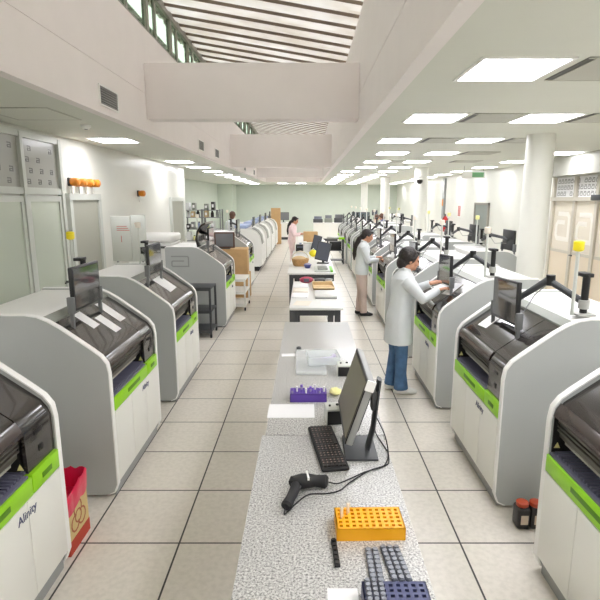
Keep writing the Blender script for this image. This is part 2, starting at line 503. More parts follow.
# ---- right wall: soffit, printed strip, glazed double doors
slab('trim_1', 'ceiling_grey', XR - .3, XR, 7.0, 11.4, 2.62, C)
def right_doors():
    t = tag(empty('glazed_door_set', (XR, 0, 0)), 'cream glazed double doors with printed strip above on right wall behind white column', 'glass doors')
    fr = MB(); ys = [7.7, 8.6, 9.5, 10.3, 11.2]
    for yy in ys: fr.box(-.08, 0, yy - .045, yy + .045, 0, 2.6)
    fr.box(-.1, 0, 7.7, 11.3, 2.12, 2.2); fr.box(-.06, 0, 7.7, 11.2, 0, .1)
    fr.build('frame', 'frame_beige', t)
    MB().box(-.03, 0, 7.7, 11.2, 2.2, 2.6).build('printed_strip', 'paper', t)
    mk = MB()
    for r in range(3):
        for q in range(26):
            if (q * 7 + r * 3) % 11 == 0: continue
            add_mark(mk, 'x', -.034, 7.8 + q * .13, 2.27 + r * .125, .07, .013, flip=-1)
    mk.build('strip_print', 'film_mark', t)
    for a, b in zip(ys, ys[1:]):
        d = MB().box(-.05, -.01, a + .045, b - .045, .1, 1.06).build('door_panel', 'door_beige', t)
        MB().box(-.055, -.012, a + .05, b - .05, 1.06, 1.12).build('mid_rail', 'frame_beige', d)
        g = MB().box(-.035, -.02, a + .045, b - .045, 1.12, 2.12).build('glass_pane', 'glass_beige', t)
        k = MB(); add_mark(k, 'x', -.038, (a + b) / 2, 1.6, .42, .09, flip=-1, ss=1.2); k.build('frosted_logo', 'logo_pale', g)
    MB().tube([(-.06, 10.24, 1.05), (-.1, 10.24, 1.05), (-.1, 10.14, 1.05)], .014, 8).build('door_handle', 'dark_grey', t)
    MB().box(-.14, -.05, 9.3, 9.6, 2.14, 2.24, bev=.01).build('door_closer', 'dark_grey', t)
right_doors()
m = MB(); m.box(-.05, 0, 15.2, 15.28, 0, 2.05); m.box(-.05, 0, 16.4, 16.48, 0, 2.05); m.box(-.05, 0, 15.2, 16.48, 1.98, 2.05)
d3 = struct(m.build('door_3', 'mullion', loc=(XR - .001, 0, 0)))
MB().box(-.03, -.002, 15.28, 16.4, 0, 1.98).build('door_leaf', 'door_grey', d3)
MB().box(-.05, -.03, 15.4, 15.45, .95, 1.1).build('handle', 'black', d3)

# ------------------------------------------------------------------ ceiling fittings
def light_proto():
    t = empty('ceiling_light')
    f = MB()
    f.box(-.29, .29, -.31, -.285, -.012, -.001); f.box(-.29, .29, .285, .31, -.012, -.001)
    f.box(-.29, -.265, -.285, .285, -.012, -.001); f.box(.265, .29, -.285, .285, -.012, -.001)
    f.build('frame', 'trim_white', t)
    MB().box(-.265, .265, -.285, .285, -.009, -.002).build('diffuser', 'panel_light', t)
    return t
LP = None
def light(x, y, label):
    global LP
    if LP is None: LP = light_proto(); o = LP
    else: o = copy_tree(LP)
    o.location = (x, y, C); tag(o, label, 'ceiling light', 'square ceiling lights')
rows = [-.6, 1.45, 3.57, 5.6, 7.68, 9.78, 11.9, 14.0, 16.1, 18.2, 20.3, 22.4, 24.5, 26.6, 28.7]
n = 0
for i, yy in enumerate(rows):
    r = i - 2
    for ci, (xx, nm) in enumerate(((1.34, 'beside the roof shaft'), (2.50, 'one column right of the shaft'), (4.75, 'near the right wall'))):
        if ci == 2 and (i in (3, 4)): continue
        if xx == 2.50 and i == 2: pass
        if r < 0: lab = 'lit square ceiling light above the camera %s, %s' % (nm, ('behind', 'overhead')[i])
        else: lab = 'lit square ceiling light %s, %s row from the camera' % (nm, ORD[r])
        light(xx + (.25 if (ci == 0 and 5 <= i <= 7) else 0), yy, lab)
k = 0
for yy in (-.6, 1.45, 7.65, 11.95, 14.0, 16.1, 18.2, 20.3, 22.4, 24.5, 26.6, 28.7):
    lab = 'lit square ceiling light over the left row, %s from the camera' % ORD[max(0, k - 2)] if k > 1 else 'lit square ceiling light left overhead, %s' % ('behind the camera', 'above the camera')[k]
    light(-2.78 + (-.1 if yy > 10 else 0), yy, lab); k += 1
for q, xx in enumerate((-1.3, -.3)):
    light(xx, 28.2, 'lit ceiling light past the shaft by the back wall, %s one' % ('left', 'right')[q])
def vent(x, y, label, s=.3):
    t = empty('ceiling_vent', (x, y, C), 0, label, 'ceiling vent', 'slotted ceiling vents')
    f = MB(); f.box(-s, s, -.3, -.285, -.01, -.001); f.box(-s, s, .285, .3, -.01, -.001); f.box(s - .015, s, -.3, .3, -.01, -.001)
    f.build('frame', 'ceiling_grey', t)
    MB().box(-s, -s + .05, -.3, .3, -.004, -.001).build('slot', 'black', t)
    MB().box(-s + .05, s - .015, -.285, .285, -.008, -.001).build('cover_plate', 'ceiling_grey', t)
for i, (xx, yy) in enumerate(((2.0, 3.57), (1.98, 5.6), (3.16, 5.6), (2.0, 7.68), (3.18, 7.68), (3.2, 9.78), (2.05, 11.9), (3.6, 11.9))):
    vent(xx, yy, 'slotted grey ceiling vent between the lights, %s row, %s' % (('first', 'second', 'second', 'third', 'third', 'fourth', 'fifth', 'fifth')[i], ('only one', 'left one', 'right one', 'left one', 'right one', 'only one', 'left one', 'right one')[i]))
t = empty('ceiling_hatch', (-2.75, 5.35, C), 0, 'flush grey hatch panel in the low ceiling over the glass partition', 'ceiling hatch')
MB().box(-.32, .32, -.35, .35, -.006, -.001).build('hatch_panel', 'ceiling', t)
f = MB(); f.box(-.34, -.32, -.37, .37, -.008, -.001); f.box(.32, .34, -.37, .37, -.008, -.001); f.box(-.32, .32, -.37, -.35, -.008, -.001); f.box(-.32, .32, .35, .37, -.008, -.001)
f.build('hatch_frame', 'ceiling_grey', t)
t = empty('smoke_detector', (-2.55, 6.15, C), 0, 'round white smoke detector on the ceiling left of the first left light', 'smoke detector')
MB().tube([(0, 0, 0), (0, 0, -.02), (0, 0, -.045)], [.055, .055, .035], 20).build('detector_body', 'trim_white', t)
MB().tube([(0, 0, -.045), (0, 0, -.052)], [.02, .016], 12).build('sensor', 'mid_grey', t)
# wall vents on the left face of the shaft
for i, yy in enumerate((5.5, 10.15, 11.9, 17.2, 20.2, 22.6)):
    t = empty('wall_vent', (AL + .001, yy, 3.17), 0, 'louvred vent grille on the left shaft wall, %s from the camera' % ORD[i], 'vent grille', 'vent grilles on the shaft wall')
    f = MB(); f.box(0, .015, -.25, .25, -.10, -.085); f.box(0, .015, -.25, .25, .085, .10); f.box(0, .015, -.25, -.235, -.085, .085); f.box(0, .015, .235, .25, -.085, .085)
    f.build('frame', 'trim_white', t)
    MB().box(.0, .003, -.235, .235, -.085, .085).build('backing', 'dark_grey', t)
    s = MB()
    for k in range(7): s.box(.004, .012, -.235, .235, -.078 + k * .024, -.068 + k * .024)
    for k in range(9): s.box(.003, .008, -.2 + k * .05, -.196 + k * .05, -.085, .085)
    s.build('slats', 'mid_grey', t)
# dome camera on second column
t = empty('security_camera', (3.02, 13.98, 2.72), 0, 'dark dome security camera on the top of the second white column', 'security camera')
MB().tube([(0, .06, .0), (0, -.04, 0), (0, -.04, .0)][:2] , [.05, .05], 12).build('bracket', 'trim_white', t)
MB().tube([(0, -.08, .0), (0, -.08, -.07)], [.08, .08], 16).build('housing', 'trim_white', t)
MB().ell((0, -.08, -.08), (.085, .085, .09)).build('dome', 'gloss_black', t)

# ------------------------------------------------------------------ analyzers
W = 1.13; D = 1.0
PROF = [(-.08, .02), (-.025, .045), (0, .11), (0, .96), (-.012, 1.035), (-.05, 1.09), (-.11, 1.138), (-.20, 1.205), (-.32, 1.293), (-.40, 1.342), (-.47, 1.372), (-.55, 1.385), (-.98, 1.385), (-1.0, 1.365), (-1.0, .02)]
TOPC = [(-.022, .985), (-.024, 1.0), (-.032, 1.025), (-.065, 1.07), (-.12, 1.11), (-.21, 1.175), (-.33, 1.262), (-.40, 1.305)]
PPOS = {False: (-.65, 1.0), True: (-.485, 1.0)}
def inset(pts, d):
    out = []
    for i, p in enumerate(pts):
        P_ = Vector(p); d0 = (P_ - Vector(pts[i - 1])).normalized() if i else None
        d1 = (Vector(pts[i + 1]) - P_).normalized() if i < len(pts) - 1 else None
        d0 = d0 or d1; d1 = d1 or d0
        t = (d0 + d1).normalized(); n = Vector((t.y, -t.x)); out.append(tuple(P_ - n * d / max(.5, n.dot(Vector((d0.y, -d0.x))))))
    return out
def make_analyzer(right=False):
    t = empty('analyzer')
    for y0, sgn in ((0, -1), (W - .04, 1)):
        p = MB().prism(inset(PROF[:-1], .006) + [(-.994, .02)], 'y', y0, y0 + .04).build('side_panel', 'panel_grey', t)
        MB().sheet(PROF[:-1], -.009, 'y', y0 - .003, y0 + .042).build('edge_trim', 'trim_white', p)
    a, b = .043, W - .043
    # rear housing
    m = MB(); m.prism([(-.47, .1), (-.47, 1.345), (-.53, 1.368), (-.97, 1.368), (-.985, 1.35), (-.985, .1)], 'y', a, b)
    m.build('rear_housing', 'white', t)
    MB().prism([(-.402, 1.2), (-.402, 1.318), (-.4685, 1.352), (-.4685, 1.2)], 'y', a, b).build('rear_strip', 'strip_grey', t)
    # inside of the bay
    m = MB(); m.prism([(-.468, .10), (-.17, .10), (-.17, 1.10), (-.39, 1.26), (-.468, 1.26)], 'y', a, .80); m.box(-.17, -.02, a + .001, a + .006, .776, 1.0)
    for k in range(5): m.box(-.17, -.16, a + .01, .79, .955 + k * .03, .97 + k * .03)
    m.build('inner_bay', 'bay_black', t)
    m = MB(); m.prism([(-.165, .80), (-.11, .815), (-.055, .87), (-.045, 1.0), (-.165, 1.0)], 'y', a + .005, .795)
    for k in range(4): m.box(-.052, -.036, a + .01, .79, .905 + k * .024, .917 + k * .024, bev=.003)
    g = m.build('rack_guide', 'guide', t)
    m = MB(); nrm = Vector((.707, 0, -.707))
    for k in range(17):
        for (px_, pz) in ((-.097, .829), (-.075, .850)):
            c = Vector((px_, a + .045 + k * .042, pz))
            m.tube([c - nrm * .002, c + nrm * .002], .007, 8)
    m.tube([(-.086, a + .03, .839), (-.086, .77, .839)], .011, 6)
    m.build('guide_dots', 'dot_silver', g)
    # glossy covers
    m = MB(); m.sheet(TOPC, -.018, 'y', a, .80); cov = m.build('top_cover', 'gloss_black', t)
    MB().sheet([(-.017, .988), (-.019, 1.0), (-.027, 1.027), (-.05, 1.062)], .004, 'y', a + .002, .798).build('cover_lip', 'lip_brown', cov)
    m = MB(); m.sheet([(-.016, .775), (-.018, .985)] + TOPC[2:], -.02, 'y', .81, b)
    sc_ = m.build('service_cover', 'gloss_black', t)
    MB().prism([(-.468, .10), (-.05, .10), (-.05, 1.02), (-.17, 1.10), (-.39, 1.26), (-.468, 1.26)], 'y', .801, b - .001).build('service_core', 'bay_black', t)
    m = MB(); m.box(-.0165, -.0135, .90, .98, .945, .965, bev=.002); m.build('button_slot', 'black', sc_)
    m = MB(); m.box(-.0165, -.0125, .93, .97, .84, .875, bev=.002); m.build('port', 'black', sc_)
    for q0 in (a + .006, .797): MB().prism([(-.03, .80), (-.065, .80), (-.048, .835)], 'y', q0, q0 + .002).build('warning_triangle', 'pale_yellow', t)
    # bay floor with lavender rack tray
    m = MB(); m.box(-.16, -.008, a + .01, .79, .762, .775)
    for k in range(26): m.box(-.155, -.03, a + .025 + k * .029, a + .041 + k * .029, .775, .79)
    m.build('rack_tray', 'tray_grey', t)
    # lime band
    m = MB(); m.box(-.045, .004, a, .803, .664, .762, bev=.004); m.box(-.045, .004, .807, b, .664, .772, bev=.004)
    gb = m.build('green_band', 'lime', t)
    for q0, q1 in ((.32, .60), (.90, 1.0)): MB().box(.003, .007, q0, q1, .70, .73, bev=.002).build('grip_recess', 'lime_dark', gb)
    # doors
    ds = [a, a + .35, a + .70, b]
    for q in range(3):
        dd = MB().box(-.03, .003, ds[q] + .002, ds[q + 1] - .002, .12, .658, bev=.004).build('door', 'door_white', t)
    MB().box(-.07, -.035, a, b, .0, .115).build('kick_plate', 'mid_grey', t)
    MB().box(-.97, -.07, a, b, .0, .1).build('plinth', 'dark_grey', t)
    text('lettering', 'Alinity', .066, 'mark_blue', (.0045, .73, .60), (PI / 2, 0, PI / 2), t)
    # screen on arm
    mx, my, mz = (-.20, .575, 1.405) if right else (-.31, .44, 1.52)
    roll = Matrix.Rotation(math.radians(3 if right else 0), 4, 'X')
    def place(m, c):
        m.xform(Matrix.Translation(c) @ roll); return m
    mon = place(MB().box(-.016, .016, -.235, .235, -.16, .16, bev=.006), (mx, my, mz)).build('monitor', 'black', t)
    place(MB().box(.0155, .0175, -.218, .218, -.14, .146), (mx, my, mz)).build('screen', 'screen', mon)
    sl = 1.11 + (abs(mx) - .12) * .724
    for yy in (my - .25, my + .25):
        m = MB(); m.box(mx - .03, mx + .022, yy - .014, yy + .014, mz - .17, mz - .05, bev=.005); m.box(mx - .015, mx + .01, yy - .010, yy + .010, sl - .03, mz - .16)
        m.build('screen_bracket', 'bracket_grey', t)
    pole = MB().cyl((-.56, 1.0, 1.385), (-.56, 1.0, 1.66), .024, 14).build('arm_post', 'black', t)
    MB().box(-.62, -.50, .94, 1.06, 1.385, 1.4, bev=.005).build('post_foot', 'silver', pole)
    MB().box(-.60, -.535, .90, 1.02, 1.645, 1.672, bev=.005).build('post_cap', 'black', pole)
    MB().tube([(-.56, 1.0, 1.43), (-.56, 1.0, 1.49)], .036, 14).build('post_collar', 'silver', pole)
    ex, ey, ez = (-.42, .79, 1.585) if right else (-.52, .74, 1.57)
    am = MB(); am.tube([(-.56, 1.0, 1.47), (ex, ey, ez)], .024, 10)
    am.build('lower_arm', 'dark_grey', t)
    MB().tube([(ex, ey, ez - .03), (ex, ey, ez + .045)], .032, 12).build('arm_joint', 'black', t)
    am = MB(); am.tube([(ex, ey, ez + .02), (mx - .06, my + .08, mz + .03), (mx - .015, my + .03, mz)], [.026, .022, .018], 10)
    am.build('upper_arm', 'dark_grey', t)
    MB().tube([(ex, ey, ez), (ex + .06, ey - .1, ez - .12), (mx - .08, my + .14, mz - .06), (mx - .016, my + .06, mz - .06)], .005, 6).build('arm_cable', 'mid_grey', t)
    px_, py_ = PPOS[right]
    sp = MB().cyl((px_, py_, 1.385), (px_, py_, 1.82), .012, 10).build('status_pole', 'frame_grey', t)
    return t
def beacon_tip(t, m):
    s = [c for c in kids(t) if c.name.split('.')[0] == 'status_pole'][0]
    px_, py_ = PPOS[bool(t.get('right_row', 0))]
    MB().tube([(px_, py_, 1.82), (px_, py_, 1.83), (px_, py_, 1.885), (px_, py_, 1.89)], [.02, .034, .034, .02], 14).build('status_lamp', m, s)
    if 'right_row' in t: del t['right_row']
PROTO = {}
def analyzer(x, y, facing, label, tip='paper_cream'):
    key = facing < 0
    if key not in PROTO: PROTO[key] = make_analyzer(key); o = PROTO[key]
    else: o = copy_tree(PROTO[key])
    if facing > 0: o.location = (x, y, 0); o.rotation_euler.z = 0
    else: o.location = (x, y + W, 0); o.rotation_euler.z = PI
    if key: o['right_row'] = 1
    tag(o, label, 'analyzer', 'lime striped analyzers')
    return o
XLF, XRF = -1.38, 1.33
machines = []
L = [(1.58, 'white analyzer with lime stripe at bottom left, beside the red-bagged bin'),
     (3.39, 'grey sided analyzer with lime stripe and three papers on its dark cover, left row'),
     (5.17, 'lime striped analyzer third from the camera in the left row, beyond the papered one'),
     (8.45, 'analyzer with square outline mark on its side panel behind the dark wire trolley'),
     (12.05, 'lime striped analyzer behind the brown cartons, last such in the left row')]
for i, (yy, lab) in enumerate(L): machines.append((analyzer((-1.415, XLF, XLF, -1.36, -1.36)[i], yy, 1, lab), 'yellow' if i == 1 else 'paper_cream'))
R_ = [1.54, 3.26, 4.99, 6.73, 8.45, 10.2, 11.94, 13.68, 15.42, 17.16, 18.9, 20.7]
RL = ['white analyzer with lime stripe at bottom right beside the two dark bottles',
      'analyzer with raised screen arm and white sheet on cover, second in right row',
      'lime striped analyzer worked on by the woman in jeans, right row',
      'analyzer directly behind the one the woman in jeans works at, right row',
      'lime striped analyzer at which the ponytailed woman in beige trousers stands, right row',
      'analyzer just past the ponytailed woman, sixth in the right row'] + ['white analyzer with lime stripe, %s from the camera in the right row' % ORD[k] for k in range(6, 12)]
for i, yy in enumerate(R_): machines.append((analyzer(1.35 if i == 0 else XRF, yy, -1, RL[i]), 'yellow' if i == 1 else 'paper_cream'))
for i, yy in enumerate((7.72, 9.47, 11.22, 15.2, 17.0)):
    machines.append((analyzer(3.55, yy, 1, 'white backed analyzer behind the right row facing the right wall, %s from the camera' % ORD[i]), 'pale_yellow'))
for o, m_ in machines: beacon_tip(o, m_)
# the raised black lid and the side mark of the fourth left analyzer
L4 = machines[3][0]
m = MB(); add_mark(m, 'y', -.0045, -.75, 1.14, .30, .022, flip=1, depth=.003, ss=.75); m.build('side_mark', 'mid_grey', L4)
m = MB()
for yy0, yy1 in ((.06, .78),):
    m.sheet([(-.47, 1.37), (-.50, 1.50), (-.47, 1.64), (-.40, 1.74), (-.33, 1.78)], .03, 'y', yy0, yy1)
m.build('raised_lid', 'gloss_black', L4)
m = MB()
for k in range(4): m.box(-.475, -.455, .12 + k * .17, .2 + k * .17, 1.45, 1.66)
m.build('lid_ribs', 'mid_grey', L4)

# papers on analyzer covers (follow the cover slope)
def paper_on(machine_x, machine_y, facing, d, w, lx, ly, rot, label):
    # cover slope through (-.12,1.11)->(-.33,1.262)
    ang = math.atan2(1.262 - 1.11, .21)
    z = 1.11 + (d - .12) * (1.262 - 1.11) / .21 + .0035
    m = MB().box(-lx / 2, lx / 2, -ly / 2, ly / 2, 0, .0012)
    o = m.build('paper_sheet', 'paper', None, smooth=0)
    yl = w
    if facing > 0:
        o.matrix_world = Matrix.Translation((machine_x - d, machine_y + yl, z)) @ Matrix.Rotation(ang, 4, 'Y') @ Matrix.Rotation(rot, 4, 'Z')
    else:
        o.matrix_world = Matrix.Translation((machine_x + d, machine_y + W - yl, z)) @ Matrix.Rotation(-ang, 4, 'Y') @ Matrix.Rotation(rot, 4, 'Z')
    tag(o, label, 'paper', 'papers on the analyzer covers')
paper_on(XLF, 3.39, 1, .31, .41, .18, .12, .05, 'white paper on the left analyzer cover, half under its screen')
paper_on(XLF, 3.39, 1, .215, .58, .20, .12, .0, 'white paper on the left analyzer cover, lowest of the three')
paper_on(XLF, 3.39, 1, .28, .81, .25, .13, .0, 'white paper on the left analyzer cover, farthest of the three')
paper_on(XLF, 5.17, 1, .25, .60, .24, .3, .02, 'long white paper on the cover of the third left analyzer')
paper_on(XRF, 3.26, -1, .20, .27, .17, .16, .1, 'single white sheet on the dark cover below the right raised screen')
paper_on(XRF, 4.99, -1, .25, .70, .2, .2, .2, 'white sheet on the cover in front of the woman in jeans')
paper_on(XRF, 8.45, -1, .24, .5, .2, .5, .1, 'rumpled white sheet on the cover by the ponytailed woman')

# ------------------------------------------------------------------ other left-row machines
def white_unit(x, y, w, h, label, grey_window=True):
    t = empty('lab_instrument', (x, y, 0), 0, label, 'lab instrument', 'white instruments in the left row')
    pr = [(-.06, .14), (0, .17), (0, h - .42), (-.04, h - .22), (-.14, h - .08), (-.3, h), (-.82, h), (-.86, h - .04), (-.86, .14)]
    MB().prism(pr, 'y', 0, w).build('casing', 'white', t)
    MB().box(-.84, -.10, .03, w - .03, 0, .14).build('base', 'rubber', t)
    m = MB()
    for k in (1, 2): m.box(-.01, .003, w * k / 3 - .004, w * k / 3 + .004, .2, h - .45)
    m.build('door_gap', 'mid_grey', t)
    MB().sheet([(.006, h - .46), (-.034, h - .215), (-.135, h - .07), (-.29, h + .008)], .01, 'y', .08, w * .45).build('smoked_window', 'strip_grey', t)
    s = MB().box(-.34, -.30, w * .5, w * .5 + .42, h + .05, h + .33, bev=.01).build('monitor', 'dark_grey', t)
    MB().box(-.301, -.297, w * .5 + .02, w * .5 + .40, h + .07, h + .31).build('screen', 'screen_blue', s)
    MB().cyl((-.36, w * .5 + .2, h), (-.36, w * .5 + .2, h + .2), .02, 8).build('monitor_stand', 'mid_grey', t)
    m = MB(); m.box(-.82, -.45, .1, w - .1, h, h + .10, bev=.03); m.build('top_tray', 'blue_cloth' , t)
for i, (yy, w) in enumerate(((15.4, 1.5), (17.6, 1.7), (20.0, 1.8), (22.6, 1.6))):
    white_unit(-1.36, yy, w, 1.28, 'white round-shouldered instrument on black base, %s beyond the cartons in left row' % ORD[i])
def carton(loc, sx, sy, sz, rz, label, m='cardboard', open_=False):
    t = empty('cardboard_box', loc, rz, label, 'cardboard box')
    b = MB()
    if open_:
        th = .008
        b.box(-sx / 2, sx / 2, -sy / 2, sy / 2, 0, th); b.box(-sx / 2, -sx / 2 + th, -sy / 2, sy / 2, 0, sz); b.box(sx / 2 - th, sx / 2, -sy / 2, sy / 2, 0, sz)
        b.box(-sx / 2, sx / 2, -sy / 2, -sy / 2 + th, 0, sz); b.box(-sx / 2, sx / 2, sy / 2 - th, sy / 2, 0, sz)
    else: b.box(-sx / 2, sx / 2, -sy / 2, sy / 2, 0, sz, bev=.004)
    b.build('carton', m, t)
    f = MB()
    if open_:
        f.box(-sx / 2, sx / 2, -sy / 2 - sy * .3, -sy / 2, sz - .01, sz - .003); f.build('flap', 'cardboard_light', t)
        MB().box(-sx / 2, sx / 2, sy / 2, sy / 2 + sy * .3, sz - .01, sz - .003).build('flap', 'cardboard_light', t)
    else:
        f.box(-sx / 2 - .0015, sx / 2 + .0015, -.025, .025, sz * .55, sz + .0015); f.build('tape', 'cardboard_light', t)
    return t
# carts and cartons between the fourth and fifth left analyzers
def cart(loc, sx, sy, h, label, m, wheels=True, shelves=(0.12, .5), name='cart'):
    t = empty(name, loc, 0, label, 'trolley')
    for (qx, qy) in ((-1, -1), (1, -1), (1, 1), (-1, 1)):
        MB().box(qx * (sx / 2 - .018) - .016, qx * (sx / 2 - .018) + .016, qy * (sy / 2 - .018) - .016, qy * (sy / 2 - .018) + .016, .07, h).build('leg', m, t)
        MB().cyl((qx * (sx / 2 - .018) - .012, qy * (sy / 2 - .018), .035), (qx * (sx / 2 - .018) + .012, qy * (sy / 2 - .018), .035), .035, 14).build('caster', 'rubber', t)
    for z in shelves + (h - .02,):
        b = MB(); b.box(-sx / 2, sx / 2, -sy / 2, sy / 2, z, z + .02, bev=.003)
        b.box(-sx / 2, sx / 2, -sy / 2 - .003, -sy / 2 + .004, z - .02, z + .035); b.build('shelf', m, t)
    return t
cart((-1.79, 8.02, 0), .60, .5, .80, 'dark metal three shelf trolley standing before the marked analyzer side', 'dark_grey', shelves=(.1, .42))
t = cart((-1.42, 10.15, 0), .46, .75, .62, 'white wheeled trolley between the cartons and the marked analyzer', 'white', shelves=(.1, .35))
carton((-1.58, 11.2, 0), .62, .62, .55, 0, 'large brown carton on the floor, lowest of the stack past marked analyzer')
carton((-1.58, 11.2, .55), .58, .58, .55, .06, 'large brown carton on top of the stack past marked analyzer')
t = empty('display_monitor', (-1.78, 11.05, 1.10), 0, 'grey faced monitor with brown rim standing on stacked cartons at left', 'monitor')
MB().box(-.22, .22, .0, .05, .02, .36, bev=.006).build('bezel', 'hair_brown', t)
MB().box(-.19, .19, -.003, .002, .05, .33).build('screen', 'screen_grey', t)
MB().box(-.12, .12, -.05, .12, 0, .02, bev=.005).build('stand_base', 'dark_grey', t)
# white freezer and red lettered panel by the left wall
t = empty('lab_freezer', (-2.85, 9.6, 0), 0, 'white rounded lab freezer behind the marked analyzer by left wall', 'freezer')
MB().box(-.4, .4, -.35, .35, .05, 1.38, bev=.03).build('cabinet', 'white', t)
MB().box(-.41, .41, -.36, .36, 1.38, 1.53, bev=.05, seg=4).build('lid', 'trim_white', t)
MB().box(.15, .3, -.365, -.358, 1.28, 1.32).build('latch', 'dark_grey', t)
MB().box(-.36, .36, -.31, .31, 0, .05).build('base', 'dark_grey', t)
t = empty('notice_panel', (-2.78, 8.0, 0), 0, 'tall pale two leaf panel with red lettering behind third left analyzer', 'notice panel')
MB().box(-.27, .035, -.015, .015, 1.2, 1.90, bev=.004).build('left_leaf', 'frame_grey', t)
MB().box(.045, .27, -.015, .015, 1.2, 1.92, bev=.004).build('right_leaf', 'frame_grey', t)
m = MB()
for k in range(3): m.box(-.18, -.02 + .02 * k, -.018, -.0155, 1.74 - k * .03, 1.75 - k * .03)
m.box(-.12, -.11, -.018, -.0155, 1.5, 1.6); m.box(.1, .2, -.018, -.0155, 1.78, 1.79)
m.build('red_lines', 'mark_red', t)
for q in (-.2, .2): MB().box(q - .02, q + .02, -.2, .2, 0, .03).build('foot', 'mid_grey', t); MB().box(q - .015, q + .015, -.012, .012, .03, 1.2).build('upright', 'mid_grey', t)

# shelving racks at back left, individually loaded
def shelf_rack(x, y, w, h, label):
    t = empty('shelving_rack', (x, y, 0), 0, label, 'shelving rack', 'metal racks at the back left')
    for a in (-w / 2, w / 2):
        for b in (-.22, .22): MB().box(a - .018, a + .018, b - .018, b + .018, 0, h).build('post', 'steel', t)
    zs = [.1, .5, .9, 1.25, 1.6, h - .04]
    for z in zs: MB().box(-w / 2, w / 2, -.24, .24, z, z + .02).build('shelf', 'steel', t)
    return zs
cols = ['paper', 'strip_grey', 'bottle_black', 'mid_grey', 'pale_yellow', 'frame_grey', 'cardboard_light', 'blue_cloth']
cnt = 0
for ri, (x, nm) in enumerate(((-3.44, 'left'), (-2.88, 'right'))):
    zs = shelf_rack(x, 15.8, .53, 1.86, 'metal shelving rack full of supplies at back left, %s one of two' % nm)
    for si, z in enumerate(zs[2:]):
        xx = x - .22
        names = ['lower', 'middle', 'upper', 'top'][si]
        k = 0
        while xx < x + .10:
            w = random.choice((.10, .12, .11)); h = random.uniform(.14, .26)
            kind = random.random()
            lab = '%s on %s shelf of the %s back rack, %s from its left' % ('%s', names, nm, ORD[k])
            if kind < .55 or si == 3 and k % 3 == 1:
                t = empty('supply_box', (xx + w / 2, 15.75, z + .02), 0, lab % 'small supply box', 'box', 'supplies on the racks')
                MB().box(-w / 2, w / 2, -.12, .12, 0, h, bev=.004).build('carton', cols[cnt % 8], t)
                MB().box(-w * .3, w * .3, -.122, -.12, h * .3, h * .7).build('box_label', 'paper', t)
            else:
                t = empty('reagent_bottle', (xx + w / 2, 15.75, z + .02), 0, lab % 'plastic reagent bottle', 'bottle', 'supplies on the racks')
                MB().tube([(0, 0, 0), (0, 0, h * .7), (0, 0, h * .85)], [w * .42, w * .42, w * .2], 12).build('bottle_body', cols[(cnt + 3) % 8], t)
                MB().tube([(0, 0, h * .85), (0, 0, h)], w * .24, 12).build('cap', 'bottle_black', t)
            xx += w + random.uniform(.03, .12); cnt += 1; k += 1

# back of the room: long white counters and equipment
def counter(x0, x1, y0, y1, h, label):
    t = empty('lab_counter', ((x0 + x1) / 2, (y0 + y1) / 2, 0), 0, label, 'counter')
    a, b = (x1 - x0) / 2, (y1 - y0) / 2
    MB().box(-a, a, -b, b, h - .04, h, bev=.006).build('worktop', 'white', t)
    MB().box(-a + .02, a - .02, -b + .03, b - .02, .14, h - .04).build('cabinet_body', 'white', t)
    MB().box(-a + .05, a - .05, -b + .08, b - .05, 0, .14).build('base', 'dark_grey', t)
    n = max(1, int((x1 - x0) / .6))
    for k in range(n):
        MB().box(-a + .03 + k * 2 * a / n, -a + (k + 1) * 2 * a / n - .03, -b + .022, -b + .032, .18, h - .08).build('door', 'door_white', t)
    return t
counter(-3.9, -.75, 27.6, 28.4, .92, 'white cabinet counter in front of the back wall at left')
counter(.35, 2.1, 26.6, 27.4, .95, 'white cabinet counter in front of the back wall at centre')
counter(3.6, 5.2, 24.5, 25.3, 1.15, 'tall white cabinet counter at the back right')
def desk_monitor(loc, w, h, rz, label, scr='screen', tilt=0):
    t = empty('desktop_monitor', loc, rz, label, 'monitor', 'desktop monitors')
    MB().box(-w / 2, w / 2, -.02, .02, .12, .12 + h, bev=.006).build('bezel', 'black', t)
    MB().box(-w / 2 + .015, w / 2 - .015, -.0225, -.0195, .137, .12 + h - .015).build('screen', scr, t)
    MB().box(-.03, .03, .02, .045, .01, .3).build('neck', 'dark_grey', t)
    MB().box(-.12, .12, -.06, .12, 0, .015, bev=.004).build('foot', 'dark_grey', t)
    return t
desk_monitor((-.9 - .35, 27.9, .92), .6, .42, 0, 'pale screened monitor on the back left counter behind pink-clad person', 'screen_grey')
desk_monitor((2.62, 25.0, 1.0), .9, .42, 0, 'wide dark monitor on the desk at back right of centre', 'screen_blue')
t = counter(2.3, 3.3, 24.7, 25.4, 1.0, 'white counter carrying the wide dark monitor at the back')
for i, (x, y, z, w, h) in enumerate(((-2.1, 27.9, .92, .55, .35), (.6, 27.0, .95, .5, .32), (1.15, 27.0, .95, .42, .38), (1.7, 27.0, .95, .5, .42), (4.2, 24.9, 1.15, .8, .3))):
    t = empty('bench_instrument', (x, y, z), 0, 'dark grey bench instrument on a back counter, %s from the left' % ORD[i], 'instrument', 'instruments on back counters')
    MB().box(-w / 2, w / 2, -.2, .2, 0, h * .6, bev=.02).build('casing', ('slate', 'dark_grey', 'strip_grey', 'dark_grey', 'frame_grey')[i], t)
    MB().prism([(-.2, h * .6), (.15, h * .6), (.15, h), (-.05, h)], 'x', -w * .4, w * .4).build('hood', ('dark_grey', 'slate', 'dark_grey', 'bay_black', 'white')[i], t)
carton((-1.5, 25.2, 0), .5, .5, .95, 0, 'lower brown carton on the floor past the last white instrument', 'cardboard')
carton((-1.5, 25.2, .95), .46, .46, .78, .04, 'upper tall brown carton rising past the last white instrument', 'cardboard')
